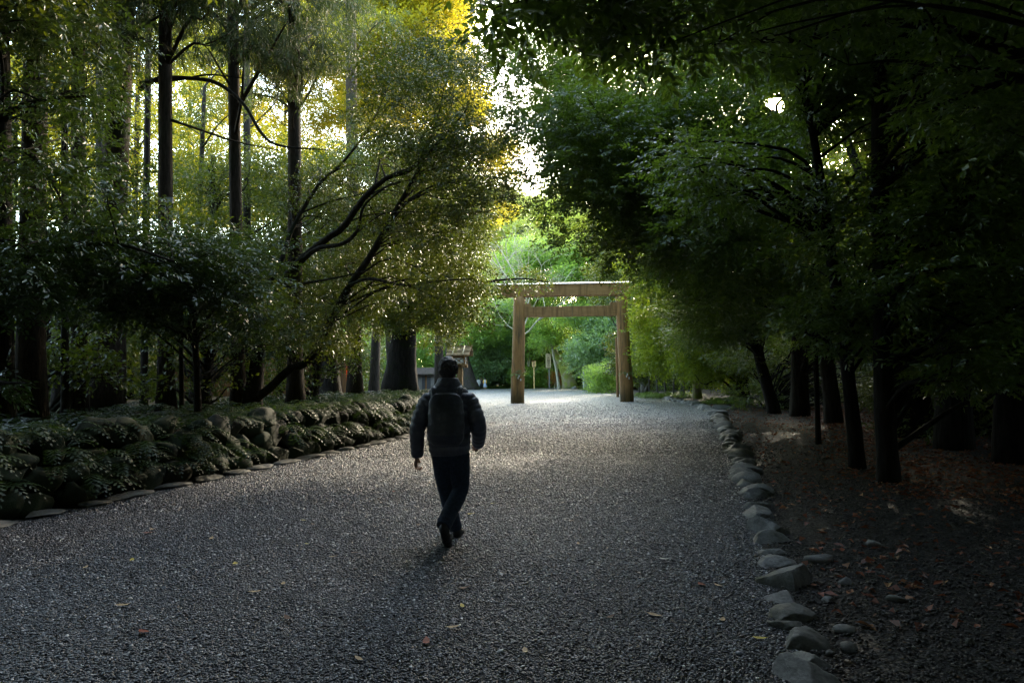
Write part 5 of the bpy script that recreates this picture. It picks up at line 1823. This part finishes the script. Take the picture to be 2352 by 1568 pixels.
# shoes: planted left, trailing right with lifted heel
def shoe(ankle, toe, up):
    mb = MB()
    d = toe - ankle
    L = np.linalg.norm(d)
    d = d / L
    for t_, w, h_, off in ((0.02, .042, .05, .0), (.22, .044, .05, .0), (.45, .046, .042, -.012), (.7, .05, .034, -.022), (.92, .042, .026, -.03)):
        mb.ball(ankle + d * L * t_ + up * off, (w, .055, h_), 12, 8)
    mb.tube(np.array([ankle + d * L * t_ for t_ in (0, .4, .7, .95)]) - up * .03, [.034, .036, .04, .032], 10, True, .7)
    return mb
sh_ = link('shoe', fuse('person_shoe', shoe(np.array([.085, .14, .052]), np.array([.105, .37, .05]), np.array([0, 0, 1.0])), .006, 2), MT['shoe'], man)
sh2 = link('shoe', fuse('person_shoe', shoe(np.array([.005, -.29, .19]), np.array([.04, -.185, .035]), np.array([0, .85, .52])), .006, 2), MT['shoe'], man)

# daypack
root = thing('backpack', 'flat black daypack worn on the walking man\'s back', 'backpack', (mx, my, 0))
mb = MB()
zs = np.linspace(.90, 1.37, 26)
w = np.interp(zs, [.9, .93, 1.0, 1.12, 1.24, 1.31, 1.35, 1.37], [.12, .15, .165, .168, .162, .15, .128, .09])
yd = np.interp(zs, [.9, .93, 1.0, 1.12, 1.24, 1.31, 1.35, 1.37], [.04, .08, .105, .1, .075, .05, .03, .015])
V, F = tube_arr(np.stack([np.full(26, .02), np.full(26, -.15), zs], 1), w * (1 + .02 * np.sin(zs * 60) + .012 * np.sin(zs * 133 + 1)), 30)
V = V.reshape(26, 30, 3)
V[:, :, 1] = -.13 + (V[:, :, 1] + .15) * (yd / w)[:, None]
V = V.reshape(-1, 3)
mb.addarr(V, F)
mb.add(V[:30], [list(range(30))])
mb.add(V[-30:], [list(range(30))[::-1]])
link('bag', fuse('backpack_bag', mb, .007, 2), MT['pack'], root)
mb = MB()
mb.tube(spline(np.array([[.02, -.215, 1.02], [-.06, -.22, 1.03], [.1, -.22, 1.03], [.02, -.215, 1.02]]), 14), .006, 6)
mb.build('zip', MT['metal_dark'], root, True)
for s, xo in ((-1, -.1), (1, .155)):
    mb = MB()
    q = spline(np.array([[xo * .9, -.12, 1.34], [xo, -.06, 1.425], [xo * 1.02, .06, 1.40], [xo * 1.1, .135, 1.25], [xo * 1.25, .12, 1.05], [xo * 1.1, -.06, .95]]), 26)
    V, F = tube_arr(q, .024, 8, .35)
    mb.addarr(V, F)
    mb.build('strap', MT['pack'], root, True)

# three distant walkers, seen from behind
def walker(label, px, d, h, coat, coatc, hairm, skirtc, hem, ph):
    a = foot(px, d, 0)
    k = h / 1.6
    root = thing('person', label, 'person', tuple(a))
    mb = MB()
    mb.ball((0, 0, 1.49 * k), (.08 * k, .095 * k, .11 * k), 12, 8)
    mb.ball((0, .09 * k, 1.47 * k), (.02, .02, .02), 6, 5)
    mb.tube(np.array([[0, 0, 1.42], [0, 0, 1.3], [0, 0, .8]]) * k, np.array([.05, .1, .11]) * k, 10)
    for s in (-1, 1):
        mb.tube(np.array([[s * .08, 0, .8], [s * .09, .1 * s * ph, .42], [s * .09, .05 * s * ph, .06]]) * k, np.array([.075, .055, .04]) * k, 8)
        mb.tube(np.array([[s * .09, .02 * s * ph, .04], [s * .09, .2 + .02 * s * ph, .035]]) * k, np.array([.04, .035]) * k, 8)
        mb.tube(np.array([[s * .18, 0, 1.27], [s * .23, -.02, 1.02], [s * .21, .06, .8], [s * .2, .08, .72]]) * k, np.array([.05, .042, .033, .03]) * k, 8)
    link('body', fuse('walker_body', mb, .013, 1), MT['skin'], root)
    mb = MB()
    zs = np.linspace(coat, 1.36, 12)
    V, F = tube_arr(np.stack([0 * zs, 0 * zs, zs], 1) * k, np.interp(zs, [coat, 1.0, 1.25, 1.36], [.21, .19, .19, .09]) * k, 16)
    V[:, 1] *= .7
    mb.addarr(V, F)
    mb.add(V[:16], [list(range(16))]); mb.add(V[-16:], [list(range(16))[::-1]])
    for s in (-1, 1):
        mb.tube(np.array([[s * .16, 0, 1.28], [s * .235, -.02, 1.02], [s * .215, .06, .8]]) * k, np.array([.075, .065, .055]) * k, 10)
    link('coat', fuse('walker_coat', mb, .015, 1), plain('coat_' + str(px), coatc, .8, .2, .1, 9, .05), root)
    mb = MB()
    mb.ball((0, -.02 * k, 1.51 * k), (.1 * k, .11 * k, .115 * k), 12, 8)
    mb.ball((0, -.06 * k, 1.38 * k), (.085 * k, .05 * k, .13 * k), 12, 8)
    link('hair', fuse('walker_hair', mb, .013, 1), hairm, root)
    mb = MB()
    zs = np.linspace(hem, .9, 8)
    if hem > .5 or skirtc is None:
        pass
    if skirtc == 'trousers':
        for s in (-1, 1):
            mb.tube(np.array([[s * .08, 0, .85], [s * .09, .1 * s * ph, .42], [s * .09, .05 * s * ph, .1]]) * k, np.array([.095, .075, .065]) * k, 10)
        link('trousers', fuse('walker_trousers', mb, .014, 1), plain('trousers_' + str(px), (.3, .32, .5) if ph > 0 else (.02, .02, .025), .8, .2, .1, 9, .05), root)
    else:
        V, F = tube_arr(np.stack([0 * zs, 0 * zs, zs], 1) * k, np.interp(zs, [hem, .9], [.24, .15]) * k, 16)
        mb.addarr(V, F)
        mb.build('skirt', plain('skirt_' + str(px), skirtc, .8, .2, .1, 9, .05), root, True)
    return root, a, k

walker('woman in a long white coat, left of the three distant walkers', 1099, 96, 1.62, .55, (.8, .8, .8), MT['hair'], 'trousers', .6, 1)
walker('person in a dark coat with long brown hair, middle of the three distant walkers', 1106, 96.5, 1.6, .5, (.06, .065, .08), MT['hair_brown'], 'trousers', .6, -1)
w3, a, k = walker('woman in a mustard jacket and pale blue skirt, right of the three distant walkers', 1114, 95.5, 1.64, .82, (.62, .36, .1), MT['hair'], (.42, .5, .68), .3, 1)
root = thing('backpack', 'small white backpack on the woman in the mustard jacket', 'backpack', tuple(a))
mb = MB()
mb.ball((.02, -.2 * k, 1.08 * k), (.13, .07, .19), 12, 8)
mb.build('bag', MT['paper'], root, True)
for s in (-1, 1):
    mb = MB()
    mb.tube(spline(np.array([[s * .08, -.17, 1.22], [s * .1, -.05, 1.36], [s * .1, .12, 1.2]]) * k, 8), .018, 6)
    mb.build('strap', MT['paper'], root, True)
